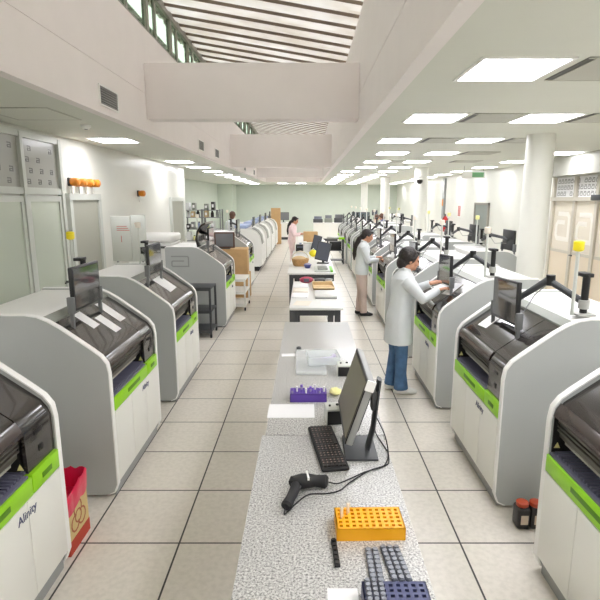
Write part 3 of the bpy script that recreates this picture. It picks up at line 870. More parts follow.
for i, (x, z, w, h) in enumerate(((4.1, 1.35, .32, .3), (4.55, 1.42, .14, .28))):
    t = empty('wall_box', (x, YB, z), 0, ('square dark wall box on the back wall', 'narrow dark wall box on the back wall')[i], 'wall box')
    MB().box(-w / 2, w / 2, -.06, -.001, -h / 2, h / 2, bev=.008).build('box_body', 'dark_grey', t)
    MB().box(-w * .4, w * .4, -.064, -.06, -h * .4, h * .4).build('cover', 'slate', t)
# black equipment trolley with green top at the end of the right row
t = empty('equipment_trolley', (.98, 17.3, 0), 0, 'black shelved trolley holding a dark device near the end of the right row', 'trolley')
MB().box(-.28, .28, -.25, .25, .85, .9, bev=.005).build('top', 'strip_grey', t)
MB().box(.1, .29, -.262, -.25, .84, .91).build('green_front', 'lime', t)
for q in ((-.26, -.23), (.26, -.23), (-.26, .23), (.26, .23)): MB().box(q[0] - .02, q[0] + .02, q[1] - .02, q[1] + .02, 0, .85).build('leg', 'dark_grey', t)
for z in (.12, .45): MB().box(-.27, .27, -.24, .24, z, z + .02).build('shelf', 'dark_grey', t)
MB().box(-.2, .2, -.18, .18, .47, .75, bev=.01).build('device', 'black', t)

# right wall details
t = empty('fire_extinguisher', (XR - .12, 19.6, .95), 0, 'red fire extinguisher on the right wall behind second column', 'fire extinguisher')
MB().tube([(0, 0, 0), (0, 0, .03), (0, 0, .45), (0, 0, .55), (0, 0, .58)], [.09, .11, .11, .06, .03], 18).build('cylinder', 'red', t)
MB().tube([(0, 0, .58), (0, 0, .64), (-.05, -.06, .66)], [.03, .025, .012], 10).build('valve', 'black', t)
MB().tube([(0, -.05, .6), (-.1, -.1, .5), (-.13, -.08, .25)], .012, 8).build('hose', 'black', t)
MB().tube([(0, -.111, .2), (0, -.112, .32)], .05, 12, sq=(1, .05)).build('label_band', 'paper', t)
MB().box(.09, .119, -.05, .05, .1, .5).build('wall_bracket', 'dark_grey', t)
t = empty('exit_sign', (4.35, 13.6, 2.78), 0, 'pale green and white hanging sign under the right ceiling', 'sign')
MB().box(-.3, .3, -.01, .01, -.09, .09, bev=.004).build('sign_board', 'trim_white', t)
MB().box(-.04, .26, -.0125, -.0105, -.06, .06).build('green_field', 'sign_green', t)
for q in (-.25, .25): MB().cyl((q, 0, .09), (q, 0, C - 2.78), .006, 6).build('hanger', 'mid_grey', t)
t = empty('wall_sign', (XR, 18.2, 1.75), 0, 'small white wall sign with red marks right of the extinguisher', 'sign')
MB().box(-.012, -.001, -.2, .2, -.22, .22).build('sign_board', 'trim_white', t)
m = MB()
for k in range(2):
    m.box(-.015, -.0125, -.15 + k * .16, -.02 + k * .16, -.18, .18)
m.build('red_blocks', 'mark_red', t)
t = empty('wall_sign', (XR, 12.6, 1.45), 0, 'small pale switch plate on the right wall past the grey door', 'switch plate')
MB().box(-.012, -.001, -.05, .05, -.09, .09, bev=.003).build('plate', 'pale_yellow', t)
t.name = 'switch_plate'
t = empty('hose_cabinet', (XR, 20.2, 2.0), 0, 'tall grey cable duct on the right wall above the fire extinguisher', 'cable duct'); t.name = 'cable_duct'
MB().box(-.08, -.001, -.12, .12, -.6, .95).build('duct_body', 'mid_grey', t)
MB().box(-.1, -.08, -.06, .06, -.1, .15).build('junction_box', 'orange', t)

# ------------------------------------------------------------------ central benches
def granite_bench(y0, y1, x0, x1, label):
    t = empty('granite_bench', ((x0 + x1) / 2, (y0 + y1) / 2, 0), 0, label, 'bench', 'granite benches in the centre')
    a, b = (x1 - x0) / 2, (y1 - y0) / 2
    MB().box(-a, a, -b, b, .865, .9, bev=.003).build('worktop', 'granite', t)
    for qx in (-1, 1):
        for qy in (-1, 1): MB().box(qx * (a - .06) - .03, qx * (a - .06) + .03, qy * (b - .08) - .03, qy * (b - .08) + .03, 0, .865).build('leg', 'dark_grey', t)
    m = MB(); m.box(-a + .05, a - .05, -b + .07, -b + .1, .8, .865); m.box(-a + .05, a - .05, b - .1, b - .07, .8, .865); m.box(-.02, .02, -b + .1, b - .1, .3, .36)
    m.build('rail', 'dark_grey', t)
granite_bench(.05, 2.572, -.243, .418, 'near speckled granite bench carrying the keyboard and the orange rack')
granite_bench(2.578, 5.17, -.225, .432, 'second speckled granite bench carrying the purple rack')
def white_table(y0, y1, x0, x1, h, label):
    t = empty('white_table', ((x0 + x1) / 2, (y0 + y1) / 2, 0), 0, label, 'table', 'white tables in the centre')
    a, b = (x1 - x0) / 2, (y1 - y0) / 2
    MB().box(-a, a, -b, b, h - .03, h, bev=.004).build('tabletop', 'white', t)
    for qx in (-1, 1):
        for qy in (-1, 1): MB().box(qx * (a - .065) - .035, qx * (a - .065) + .035, qy * (b - .05) - .035, qy * (b - .05) + .035, 0, h - .03).build('leg', 'dark_grey', t)
    m = MB(); m.box(-a + .06, a - .06, -b + .03, -b + .06, h - .10, h - .03); m.box(-a + .06, a - .06, b - .06, b - .03, h - .10, h - .03)
    m.build('apron', 'dark_grey', t)
white_table(5.87, 7.85, -.205, .435, .9, 'white table with dark legs beyond the granite, holding the open brown box')
white_table(8.75, 12.7, -.33, .51, .9, 'long white table holding the basket and the dark monitor')
white_table(13.1, 17.5, -.28, .55, .9, 'far white table where the pink-clad person works')

# ---- things on the near granite bench (top z = .9)
ZB = .9
# keyboard
t = empty('keyboard', (.106, 2.42, ZB), 0, 'black computer keyboard lying lengthwise on the near granite bench', 'keyboard')
m = MB(); m.box(-.0675, .0675, -.232, .232, .001, .02, bev=.008, seg=3); m.build('case', 'rubber', t)
m = MB()
for r in range(6):
    for k in range(19):
        if r == 5 and 4 < k < 10: continue
        x0 = -.056 + r * .0187
        yy = .219 - k * .0230
        m.mi = 0; m.box(x0, x0 + .0155, yy - .0195, yy, .02, .0265)
        m.mi = 1
        if (k * 5 + r * 3) % 3: m.box(x0 + .004, x0 + .0085, yy - .013, yy - .005, .0264, .0268)
m.build('keys', ['key', 'key_mark'], t, smooth=0)
MB().box(.0375, .053, .0, .10, .02, .0265).build('space_bar', 'key', t)
t.rotation_euler.z = math.atan2(.064, .453) 
# big monitor
t = empty('desktop_computer_monitor', (.28, 2.42, ZB), 0, 'black widescreen monitor tilted back on the near granite bench edge', 'monitor')
MB().box(-.09, .075, -.13, .13, 0, .012, bev=.005).build('base', 'dark_grey', t)
nk = MB(); nk.tube([(.035, 0, .01), (.06, 0, .12), (.085, 0, .38)], [(.012, .045), (.012, .04), (.012, .035)], 12); nk.box(.045, .08, -.03, .03, .22, .32, bev=.005)
nk.build('neck', 'dark_grey', t)
R = Matrix.Rotation(math.radians(18), 4, 'Y')
def mp(m): return m.xform(Matrix.Translation((-.03, .115, .255)) @ R)
pn = mp(MB().box(-.012, .022, -.27, .27, -.165, .175, bev=.006)).build('back_shell', 'mid_grey', t)
mp(MB().box(.0215, .045, -.2, .2, -.12, .12, bev=.01)).build('rear_hump', 'black', pn)
mp(MB().box(-.016, -.0115, -.268, .268, -.163, .173)).build('bezel', 'black', t)
mp(MB().box(-.0185, -.0158, -.25, .25, -.142, .156)).build('screen', 'screen_warm', t)
mp(MB().box(-.017, .026, -.2745, -.2655, .125, .177)).build('corner_badge', 'trim_white', t)
# barcode scanner lying on its side
t = empty('barcode_scanner', (0, 2.04, ZB), 0, 'black handheld barcode scanner lying beside the keyboard', 'scanner')
m = MB()
m.tube([(-.068, -.008, .034), (-.06, 0, .036), (-.02, .012, .036), (.015, .02, .034), (.04, .022, .032), (.085, .02, .03), (.094, .018, .03)], [(.018, .016), (.03, .026), (.034, .033), (.031, .031), (.026, .026), (.028, .034), (.02, .026)], 18)
m.build('head', 'rubber', t)
MB().tube([(-.045, 0, .032), (-.052, -.05, .03), (-.068, -.11, .028), (-.082, -.155, .026), (-.086, -.165, .026)], [(.024, .022), (.022, .022), (.021, .020), (.023, .024), (.014, .016)], 14).build('handle', 'rubber', t)
MB().box(.0, .009, -.012, .05, .052, .068, bev=.002, rot=Matrix.Rotation(.15, 3, 'Z')).build('white_band', 'trim_white', t)
MB().tube([(-.028, -.012, .03), (-.034, -.036, .03), (-.05, -.05, .032)], [.008, .009, .007], 8).build('trigger', 'dark_grey', t)
def smooth_path(p, n=6):
    p = [Vector(q) for q in p]; out = []
    P = [p[0]] + p + [p[-1]]
    for i in range(1, len(P) - 2):
        for k in range(n):
            u = k / n
            out.append(.5 * ((2 * P[i]) + (-P[i - 1] + P[i + 1]) * u + (2 * P[i - 1] - 5 * P[i] + 4 * P[i + 1] - P[i + 2]) * u * u + (-P[i - 1] + 3 * P[i] - 3 * P[i + 1] + P[i + 2]) * u ** 3))
    out.append(p[-1]); return out
cb = MB()
cb.tube(smooth_path([(-.086, 1.868, .925), (-.09, 1.85, .91), (-.075, 1.88, .9035), (-.04, 1.94, .9035), (.01, 2.0, .9035), (.09, 2.008, .9035), (.15, 2.035, .9035), (.2, 2.10, .9035), (.30, 2.2, .9035), (.385, 2.25, .9035), (.405, 2.30, .91), (.40, 2.40, .98), (.36, 2.52, 1.05)]), .003, 6)
tag(cb.build('scanner_cable', 'rubber'), 'thin black cable looping from the scanner handle to the monitor back', 'cable', 'black cables')
cb = MB(); cb.tube(smooth_path([(.10, 2.055, .93), (.14, 2.085, .905), (.19, 2.12, .9035), (.28, 2.19, .9035), (.36, 2.23, .9035), (.395, 2.29, .9035), (.412, 2.37, .9035), (.40, 2.46, .9035), (.375, 2.57, .92), (.36, 2.62, 1.0)]), .003, 6)
tag(cb.build('monitor_cable', 'rubber'), 'thin black cable running behind the tilted monitor foot', 'cable', 'black cables')
# orange tube rack
def rack(name, x0, x1, y0, y1, z0, z1, nx, ny, m1, m2, label, r, rz=0):
    t = empty(name, ((x0 + x1) / 2, (y0 + y1) / 2, z0), rz, label, 'tube rack')
    a, b, h = (x1 - x0) / 2, (y1 - y0) / 2, z1 - z0
    m = MB()
    # lattice top so the holes are real
    px_, py_ = 2 * (a - .006) / nx, 2 * (b - .006) / ny
    m.box(-a, a, -b, -b + .004, 0, h); m.box(-a, a, b - .004, b, 0, h); m.box(-a, -a + .004, -b, b, 0, h); m.box(a - .004, a, -b, b, 0, h)
    for k in range(nx + 1):
        xx = -a + .006 + k * px_; m.box(max(-a, xx - px_ * .23), min(a, xx + px_ * .23), -b, b, h - .008, h)
    for k in range(ny + 1):
        yy = -b + .006 + k * py_; m.box(-a, a, max(-b, yy - py_ * .23), min(b, yy + py_ * .23), h - .0085, h - .0003)
    m.build('rack_shell', m1, t, smooth=0)
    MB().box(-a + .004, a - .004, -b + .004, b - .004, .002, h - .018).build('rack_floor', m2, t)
    return t
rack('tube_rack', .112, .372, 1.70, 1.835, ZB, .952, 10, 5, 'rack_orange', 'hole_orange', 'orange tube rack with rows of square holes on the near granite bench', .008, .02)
for i, (x, y) in enumerate(((.137, 1.775), (.163, 1.80))):
    t = empty('test_tube', (x, y, .936), 0, ('clear test tube standing in the orange rack, left one', 'clear test tube standing in the orange rack, right one')[i], 'test tube', 'clear tubes in the orange rack')
    MB().tube([(0, 0, 0), (0, 0, .004), (0, 0, .055)], [.003, .0065, .0065], 10).build('tube', 'tube_clear', t)
    MB().tube([(0, 0, .05), (0, 0, .06)], .0075, 10).build('rim', 'tube_clear', t)
# strips of sample cups
def cup_strip(x, y, n, pitch, rz, label, m='slate', w=.02, z=ZB):
    t = empty('cup_strip', (x, y, z), rz, label, 'cup strip')
    b = MB(); b.box(-w / 2, w / 2, -pitch * n / 2, pitch * n / 2, .001, .010, bev=.002); b.build('strip_body', m, t)
    c = MB()
    for k in range(n): c.tube([(0, -pitch * n / 2 + pitch * (k + .5), .010), (0, -pitch * n / 2 + pitch * (k + .5), .016)], w * .42, 10)
    c.build('cups', 'slate_light' if m == 'slate' else 'black', t)
cup_strip(.105, 1.628, 6, .024, .05, 'short dark cup strip lying alone left of the grey strips', 'rubber', .02)
for i, x in enumerate((.225, .250)):
    cup_strip(x, 1.56, 8, .022, .0, 'grey cup strip before the navy rack, %s of the left pair' % ('outer', 'inner')[i], 'slate', .023)
for i, x in enumerate((.285, .309, .333)):
    cup_strip(x + .004, 1.575, 8, .022, .10, 'grey cup strip before the navy rack, %s of the right three' % ('left', 'middle', 'right')[i], 'slate', .022)
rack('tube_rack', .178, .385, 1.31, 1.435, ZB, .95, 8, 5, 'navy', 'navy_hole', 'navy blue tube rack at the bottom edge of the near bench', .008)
for i, x in enumerate((.195, .216, .237)):
    cup_strip(x, 1.375, 6, .02, 0, 'grey cup strip laid on top of the navy rack, %s from the left' % ORD[i], 'slate', .018, z=.9505)
m = MB(); m.box(-.05, .05, -.06, .06, 0, .0015)
tag(m.build('paper_slip', 'paper', loc=(.118, 1.40, ZB + .0005)), 'white paper slip left of the navy rack on the near bench', 'paper')

# ---- things on the second granite bench
t = rack('tube_rack', -.105, .128, 3.03, 3.14, ZB, .955, 12, 4, 'purple', 'purple_light', 'purple tube rack with mixed tubes on the second granite bench', .007)
k = 0
for i in range(8):
    x = -.09 + i * .029; y = 3.05 + (i * 7 % 3) * .03
    tt = empty('sample_tube', (x, y, .942), 0, '%s tube standing in the purple rack, %s from its left end' % (('lilac', 'white')[i % 2], ORD[i]), 'sample tube', 'tubes in the purple rack')
    MB().tube([(0, 0, 0), (0, 0, .03)], .006, 8).build('tube', 'lavender' if i % 2 == 0 else 'trim_white', tt)
    MB().tube([(0, 0, .03), (0, 0, .045)], .008, 8).build('cap', ('purple_light', 'trim_white')[i % 2], tt)
m = MB(); m.box(-.14, .14, -.1, .1, 0, .0015)
tag(m.build('paper_sheet', 'paper', loc=(-.092, 2.895, ZB + .0005)), 'blank white sheet before the purple rack on granite bench', 'paper')
# small black-fronted boxes
def bbox(x, y, rz, w, h, label):
    t = empty('card_dispenser', (x, y, ZB), rz, label, 'dispenser', 'black fronted dispensers')
    MB().box(-w / 2, w / 2, 0, .11, 0, h, bev=.004).build('casing', 'frame_grey', t)
    MB().box(-w / 2 + .004, w / 2 - .004, -.003, .0005, .004, h - .012).build('front_plate', 'black', t)
    m = MB(); m.tube([(-w * .25, .05, h), (-w * .25, .05, h + .008)], .007, 10); m.tube([(w * .2, .06, h), (w * .2, .06, h + .008)], .009, 10)
    m.build('knobs', 'black', t)
bbox(.165, 2.70, .12, .10, .095, 'white dispenser box with black front just behind the keyboard')
bbox(.275, 3.50, .0, .10, .085, 'white dispenser box with black front beside the clear bag')
# clear plastic bag & white container beneath
m = MB(); m.box(-.115, .115, -.29, .29, 0, .03, bev=.014, seg=3)
for v in m.bm.verts: v.co.z *= 1 + .5 * math.sin(v.co.x * 31) * math.cos(v.co.y * 17); v.co.x += .02 * math.sin(v.co.y * 20)
tag(m.build('plastic_bag', 'bag_clear', loc=(.03, 3.81, ZB + .001), rotz=-.03), 'crumpled clear plastic bag lying flat on the second granite bench', 'plastic bag')
t = empty('plastic_tray', (.14, 3.72, ZB + .001), .1, 'translucent tray of clear parts beside the crumpled bag', 'tray')
m = MB(); m.box(-.12, .12, -.1, .1, 0, .006, bev=.002); m.box(-.12, .12, -.1, -.094, 0, .06); m.box(-.12, .12, .094, .1, 0, .06); m.box(-.12, -.114, -.1, .1, 0, .06); m.box(.114, .12, -.1, .1, 0, .06)
m.build('tray_body', 'clear', t)
MB().tube([(-.07, -.05, .025), (.06, -.04, .03), (.09, .03, .03)], .018, 10).build('contents', 'lavender', t)
t.location = (.125, 3.72, ZB + .046)
m = MB(); m.box(-.055, .075, -.04, .04, 0, .0015)
tag(m.build('paper_slip', 'paper', loc=(-.15, 4.02, ZB + .0005), rotz=.05), 'small white paper slip left of the clear bag', 'paper')
t = empty('marker_cap', (-.065, 4.15, ZB), 0, 'small dark cap at the far corner of the clear bag', 'cap')
MB().tube([(0, 0, 0), (0, 0, .03), (0, 0, .035)], [.022, .02, .012], 12).build('cap_body', 'dark_grey', t)
m = MB(); m.ell((0, 0, .022), (.04, .05, .021), 12)
for v in m.bm.verts: v.co.z = max(0, v.co.z + .004 * math.sin(v.co.x * 200))
tag(m.build('yellow_wad', 'pale_yellow', loc=(.19, 3.16, ZB + .001)), 'pale yellow crumpled wad right of the purple rack', 'paper wad')

# ---- things on the first white table
t = carton((.24, 7.28, .9), .30, .40, .05, .03, 'shallow open brown carton on the first white table', 'cardboard_light', True)
t = empty('white_box', (.255, 6.62, .9), .0, 'flat white box with grey edge before the open brown carton', 'box')
MB().box(-.14, .14, -.2, .2, 0, .03, bev=.003).build('box_base', 'mid_grey', t)
MB().box(-.143, .143, -.203, .203, .02, .045, bev=.004).build('box_lid', 'white', t)
m = MB(); m.box(-.1, .1, -.14, .14, 0, .0015); tag(m.build('paper_sheet', 'paper', loc=(.28, 6.15, .9005), rotz=.03), 'white sheet at the near edge of the first white table', 'paper')
m = MB(); m.box(-.1, .1, -.14, .14, 0, .0015); tag(m.build('paper_sheet', 'paper_cream', loc=(-.05, 6.15, .9005), rotz=-.15), 'cream sheet at the near left of the first white table', 'paper')
for i in range(3):
    m = MB(); m.box(-.105, .105, -.15, .15, 0, .02, bev=.003)
    tag(m.build('document_stack', ('paper', 'paper_cream', 'paper')[i], loc=(-.085, 6.62 + i * .38, .9 + .0005), rotz=.05 * (i - 1)), 'white document stack on the left of first table, %s from the camera' % ORD[i], 'documents', 'document stacks')
t = empty('red_bundle', (.0, 7.68, .9), 0, 'dark pink wrapped bundle at the far end of first table', 'bundle')
MB().ell((0, 0, .05), (.11, .08, .05), 14).build('wrap', 'pink_red', t)
MB().box(-.04, .04, -.085, -.06, .03, .08, bev=.005).build('bundle_tag', 'slate', t)
t = empty('label_printer', (.21, 7.66, .9), 0, 'small dark label printer at the far end of first table', 'label printer')
MB().box(-.09, .07, -.09, .09, 0, .07, bev=.01).build('casing', 'dark_grey', t)
MB().box(-.06, .04, -.093, -.088, .03, .05).build('paper_slot', 'paper', t)
t = empty('white_cup', (.34, 7.66, .9), 0, 'small white tub beside the label printer', 'tub')
MB().tube([(0, 0, 0), (0, 0, .06)], [.045, .055], 16).build('tub_body', 'white', t); MB().tube([(0, 0, .06), (0, 0, .068)], .058, 16).build('lid', 'mid_grey', t)
# ---- things on the second white table
t = empty('wicker_basket', (-.12, 9.75, .9), 0, 'round wicker basket with a white hoop handle on long white table', 'basket')
m = MB(); m.tube([(0, 0, 0), (0, 0, .02), (0, 0, .09), (0, 0, .14)], [.12, .14, .16, .17], 20); m.build('basket_body', 'basket', t)
hp = [(-.165, 0, .12)] + [(-.165 * math.cos(a * PI / 8), 0, .12 + .16 * math.sin(a * PI / 8)) for a in range(1, 8)] + [(.165, 0, .12)]
MB().tube(hp, .012, 8).build('hoop_handle', 'paper_cream', t)
MB().ell((-.02, 0, .14), (.13, .12, .05), 12).build('contents', 'cardboard_light', t)
t = empty('blue_bowl', (.02, 9.4, .9), 0, 'small blue bowl of white items in front of the basket', 'bowl')
MB().tube([(0, 0, 0), (0, 0, .01), (0, 0, .07)], [.04, .05, .075], 18).build('bowl_body', 'bowl_blue', t)
MB().ell((0, 0, .068), (.062, .062, .03), 12).build('contents', 'lavender', t)
t = empty('sample_tray', (.3, 9.15, .9), 0, 'white tray with lime green edge below the dark monitor', 'tray')
MB().box(-.16, .12, -.3, .3, 0, .03, bev=.005).build('tray_body', 'frame_grey', t)
MB().box(.12, .17, -.3, .3, 0, .035, bev=.005).build('green_edge', 'bright_green', t)
MB().box(-.1, .08, -.2, .2, .03, .05, bev=.01).build('tray_contents', 'strip_grey', t)
def angled_monitor(loc, rz, w, h, label, lean):
    t = empty('desktop_monitor', loc, rz, label, 'monitor', 'desktop monitors')
    Rm = Matrix.Rotation(lean, 4, 'Y')
    def q(m): return m.xform(Matrix.Translation((0, 0, .24)) @ Rm)
    q(MB().box(-w / 2, w / 2, -.02, .02, -h / 2, h / 2, bev=.006)).build('bezel', 'dark_grey', t)
    q(MB().box(-w / 2 + .015, w / 2 - .015, -.0225, -.0195, -h / 2 + .02, h / 2 - .015)).build('screen', 'slate', t)
    MB().box(-.025, .025, .02, .045, .01, .25).build('neck', 'dark_grey', t)
    MB().box(-.12, .12, -.06, .12, 0, .015, bev=.004).build('foot', 'black', t)
    return t
angled_monitor((.33, 10.1, .9), -.15, .27, .37, 'dark slate monitor back standing on the long white table', math.radians(12))
angled_monitor((.24, 12.1, .9), -.2, .2, .36, 'narrow dark monitor behind the slate monitor on the long table', math.radians(14))
t = empty('yellow_bag', (.15, 11.3, .9), 0, 'yellow and white bag next to the dark monitors on the long table', 'bag')
MB().ell((0, 0, .08), (.09, .08, .08), 12).build('bag_body', 'yellow', t)
MB().tube([(-.02, 0, .15), (.0, 0, .19), (.03, 0, .15)], .008, 6).build('bag_handle', 'paper', t)
t = empty('white_canister', (.05, 12.35, .9), 0, 'square white container on the far end of the long table', 'container')
MB().box(-.13, .13, -.12, .12, 0, .2, bev=.012).build('container_body', 'white', t); MB().box(-.13, .13, -.12, .12, .205, .225, bev=.006).build('lid', 'frame_grey', t)
t = empty('pc_tower', (-.15, 12.45, .9), 0, 'black box device on the far left of the long table', 'device'); t.name = 'black_device'
MB().box(-.11, .11, -.12, .12, 0, .17, bev=.008).build('casing', 'black', t); MB().box(-.08, .08, -.124, -.12, .1, .14).build('front_panel', 'slate', t)
# far table
t = carton((.12, 15.4, .9), .42, .3, .3, .05, 'brown carton on the far white table in front of pink-clad person', 'cardboard')
for i, (x, y, w, d, h, m_) in enumerate(((.05, 13.6, .35, .4, .1, 'white'), (.4, 13.8, .2, .4, .16, 'frame_grey'), (.35, 14.7, .3, .3, .12, 'white'), (-.1, 14.4, .2, .3, .08, 'blue_cloth'))):
    t = empty('supply_box', (x, y, .9), 0, 'pale supply box on the far white table, %s from the camera' % ORD[i], 'box', 'supply boxes on the far table')
    MB().box(-w / 2, w / 2, -d / 2, d / 2, 0, h * .75, bev=.008).build('box_base', m_, t); MB().box(-w / 2 - .004, w / 2 + .004, -d / 2 - .004, d / 2 + .004, h * .75, h, bev=.006).build('lid', 'trim_white', t)

# ------------------------------------------------------------------ floor things
# cardboard biohazard bin with red bag
t = empty('waste_bin', (-1.53, 2.90, 0), 0, 'tan cardboard waste bin lined with a red bag between left analyzers', 'waste bin')
bw, bd, bh = .08, .14, .37
m = MB(); m.prism([(-bw, -bd), (bw, -bd), (bw, bd), (-bw, bd)], 'z', .085, bh - .06); m.build('bin_body', 'bin_board', t)
m = MB(); m.prism([(-bw - .002, -bd - .002), (bw + .002, -bd - .002), (bw + .002, bd + .002), (-bw - .002, bd + .002)], 'z', 0, .085); m.build('red_base', 'bin_red', t)
m = MB()
for a in range(3):   # three-lobed hazard sign drawn with ribbons on the aisle side
    an = PI / 2 + a * 2 * PI / 3
    cx, cz = .052 * math.cos(an), .195 + .052 * math.sin(an)
    pts = [(cx + .045 * math.cos(an + PI + 0.6 + k * (2 * PI - 1.2) / 10), cz + .045 * math.sin(an + PI + .6 + k * (2 * PI - 1.2) / 10)) for k in range(11)]
    m.sheet(pts, .011, 'x', bw + .0005, bw + .002)
m.sheet([(.036 * math.cos(k * PI / 6), .195 + .036 * math.sin(k * PI / 6)) for k in range(13)], .01, 'x', bw + .0005, bw + .002)
m.build('hazard_mark', 'bin_mark', t)
m = MB(); bm = m.bm
ring0 = []; rings = []
per = []
N = 40
for k in range(N):
    a = 2 * PI * k / N; cxx, cyy = math.cos(a), math.sin(a)
    s = 1 / max(abs(cxx), abs(cyy))
    per.append((cxx * s, cyy * s))
def ringv(sx, sy, z, amp): return [bm.verts.new((p[0] * sx + amp * math.sin(k * 2.3), p[1] * sy + amp * math.cos(k * 1.7), z + amp * 2 * math.sin(k * 1.3) + (.03 * p[1] if amp > .003 else 0))) for k, p in enumerate(per)]
rg = [ringv(bw + .006, bd + .006, bh - .09, .004), ringv(bw + .01, bd + .010, bh - .03, .005), ringv(bw + .012, bd + .012, bh + .03, .005), ringv(bw + .004, bd + .004, bh + .045, .004), ringv(bw - .008, bd - .008, bh + .02, .003), ringv(bw - .012, bd - .012, bh - .052, .001)]
for a, b in zip(rg, rg[1:]):
    for k in range(N): bm.faces.new((a[k], a[(k + 1) % N], b[(k + 1) % N], b[k]))
bm.faces.new(rg[-1])
m.build('red_liner', 'bag_red', t, smooth=60)
# two dark bottles by the right analyzer
for i, x in enumerate((1.445, 1.535)):
    t = empty('reagent_bottle', (x, 3.07, 0), 0, ('dark bottle with orange cap on the floor, left of the pair', 'dark bottle with orange cap on the floor, right of the pair')[i], 'bottle', 'dark floor bottles')
    MB().box(-.042, .042, -.05, .05, 0, .15, bev=.016, seg=3).build('bottle_body', 'bottle_black', t)
    MB().tube([(0, 0, .15), (0, 0, .155), (0, 0, .178), (0, 0, .182)], [.036, .04, .04, .034], 18).build('cap', 'cap_orange', t)
    MB().box(-.022, .026, -.053, -.05, .04, .105).build('bottle_label', 'bottle_label', t)

# ------------------------------------------------------------------ people
def remeshed(m, name, material, parent, voxel, smooth=3):
    o = m.build(name, material, parent, smooth=0)
    md = o.modifiers.new('r', 'REMESH'); md.mode = 'VOXEL'; md.voxel_size = voxel; md.use_smooth_shade = True
    ms = o.modifiers.new('s', 'SMOOTH'); ms.iterations = smooth; ms.factor = .5
    dg = bpy.context.evaluated_depsgraph_get(); dg.update()
    me = bpy.data.meshes.new_from_object(o.evaluated_get(dg)); me.name = name
    o.modifiers.clear(); old = o.data; o.data = me; bpy.data.meshes.remove(old)
    for p in me.polygons: p.use_smooth = True
    return o
def hand(m, wrist, d, up, side):
    d = Vector(d).normalized(); up = Vector(up); up = (up - d * up.dot(d)).normalized(); lat = d.cross(up).normalized() * side  # lat: thumb side
    w = Vector(wrist)
    for k in range(4):
        o = (k - 1.5) * .0185
        kn = w + d * (.085 - abs(k - 1.2) * .004) + lat * o * 1.02
        m.tube([w + lat * o * .6, w + d * .05 + lat * o * .9, kn], [.016, .0145, .0115], 8)
        ln = (.058, .072, .076, .066)[k]
        f1 = kn + (d * .9 - up * .35).normalized() * ln * .5
        f2 = f1 + (d * .55 - up * .8).normalized() * ln * .35
        f3 = f2 + (d * .2 - up * 1).normalized() * ln * .25
        m.tube([kn - d * .006, f1, f2, f3], [.0098, .0088, .008, .0066], 8)
    t0 = w + d * .028 + lat * .026; t1 = t0 + (d * .6 + lat * .75 - up * .2).normalized() * .036; t2 = t1 + (d * .95 + lat * .1 - up * .35).normalized() * .03
    m.tube([t0 - lat * .01, t1, t2], [.0135, .011, .008], 8)
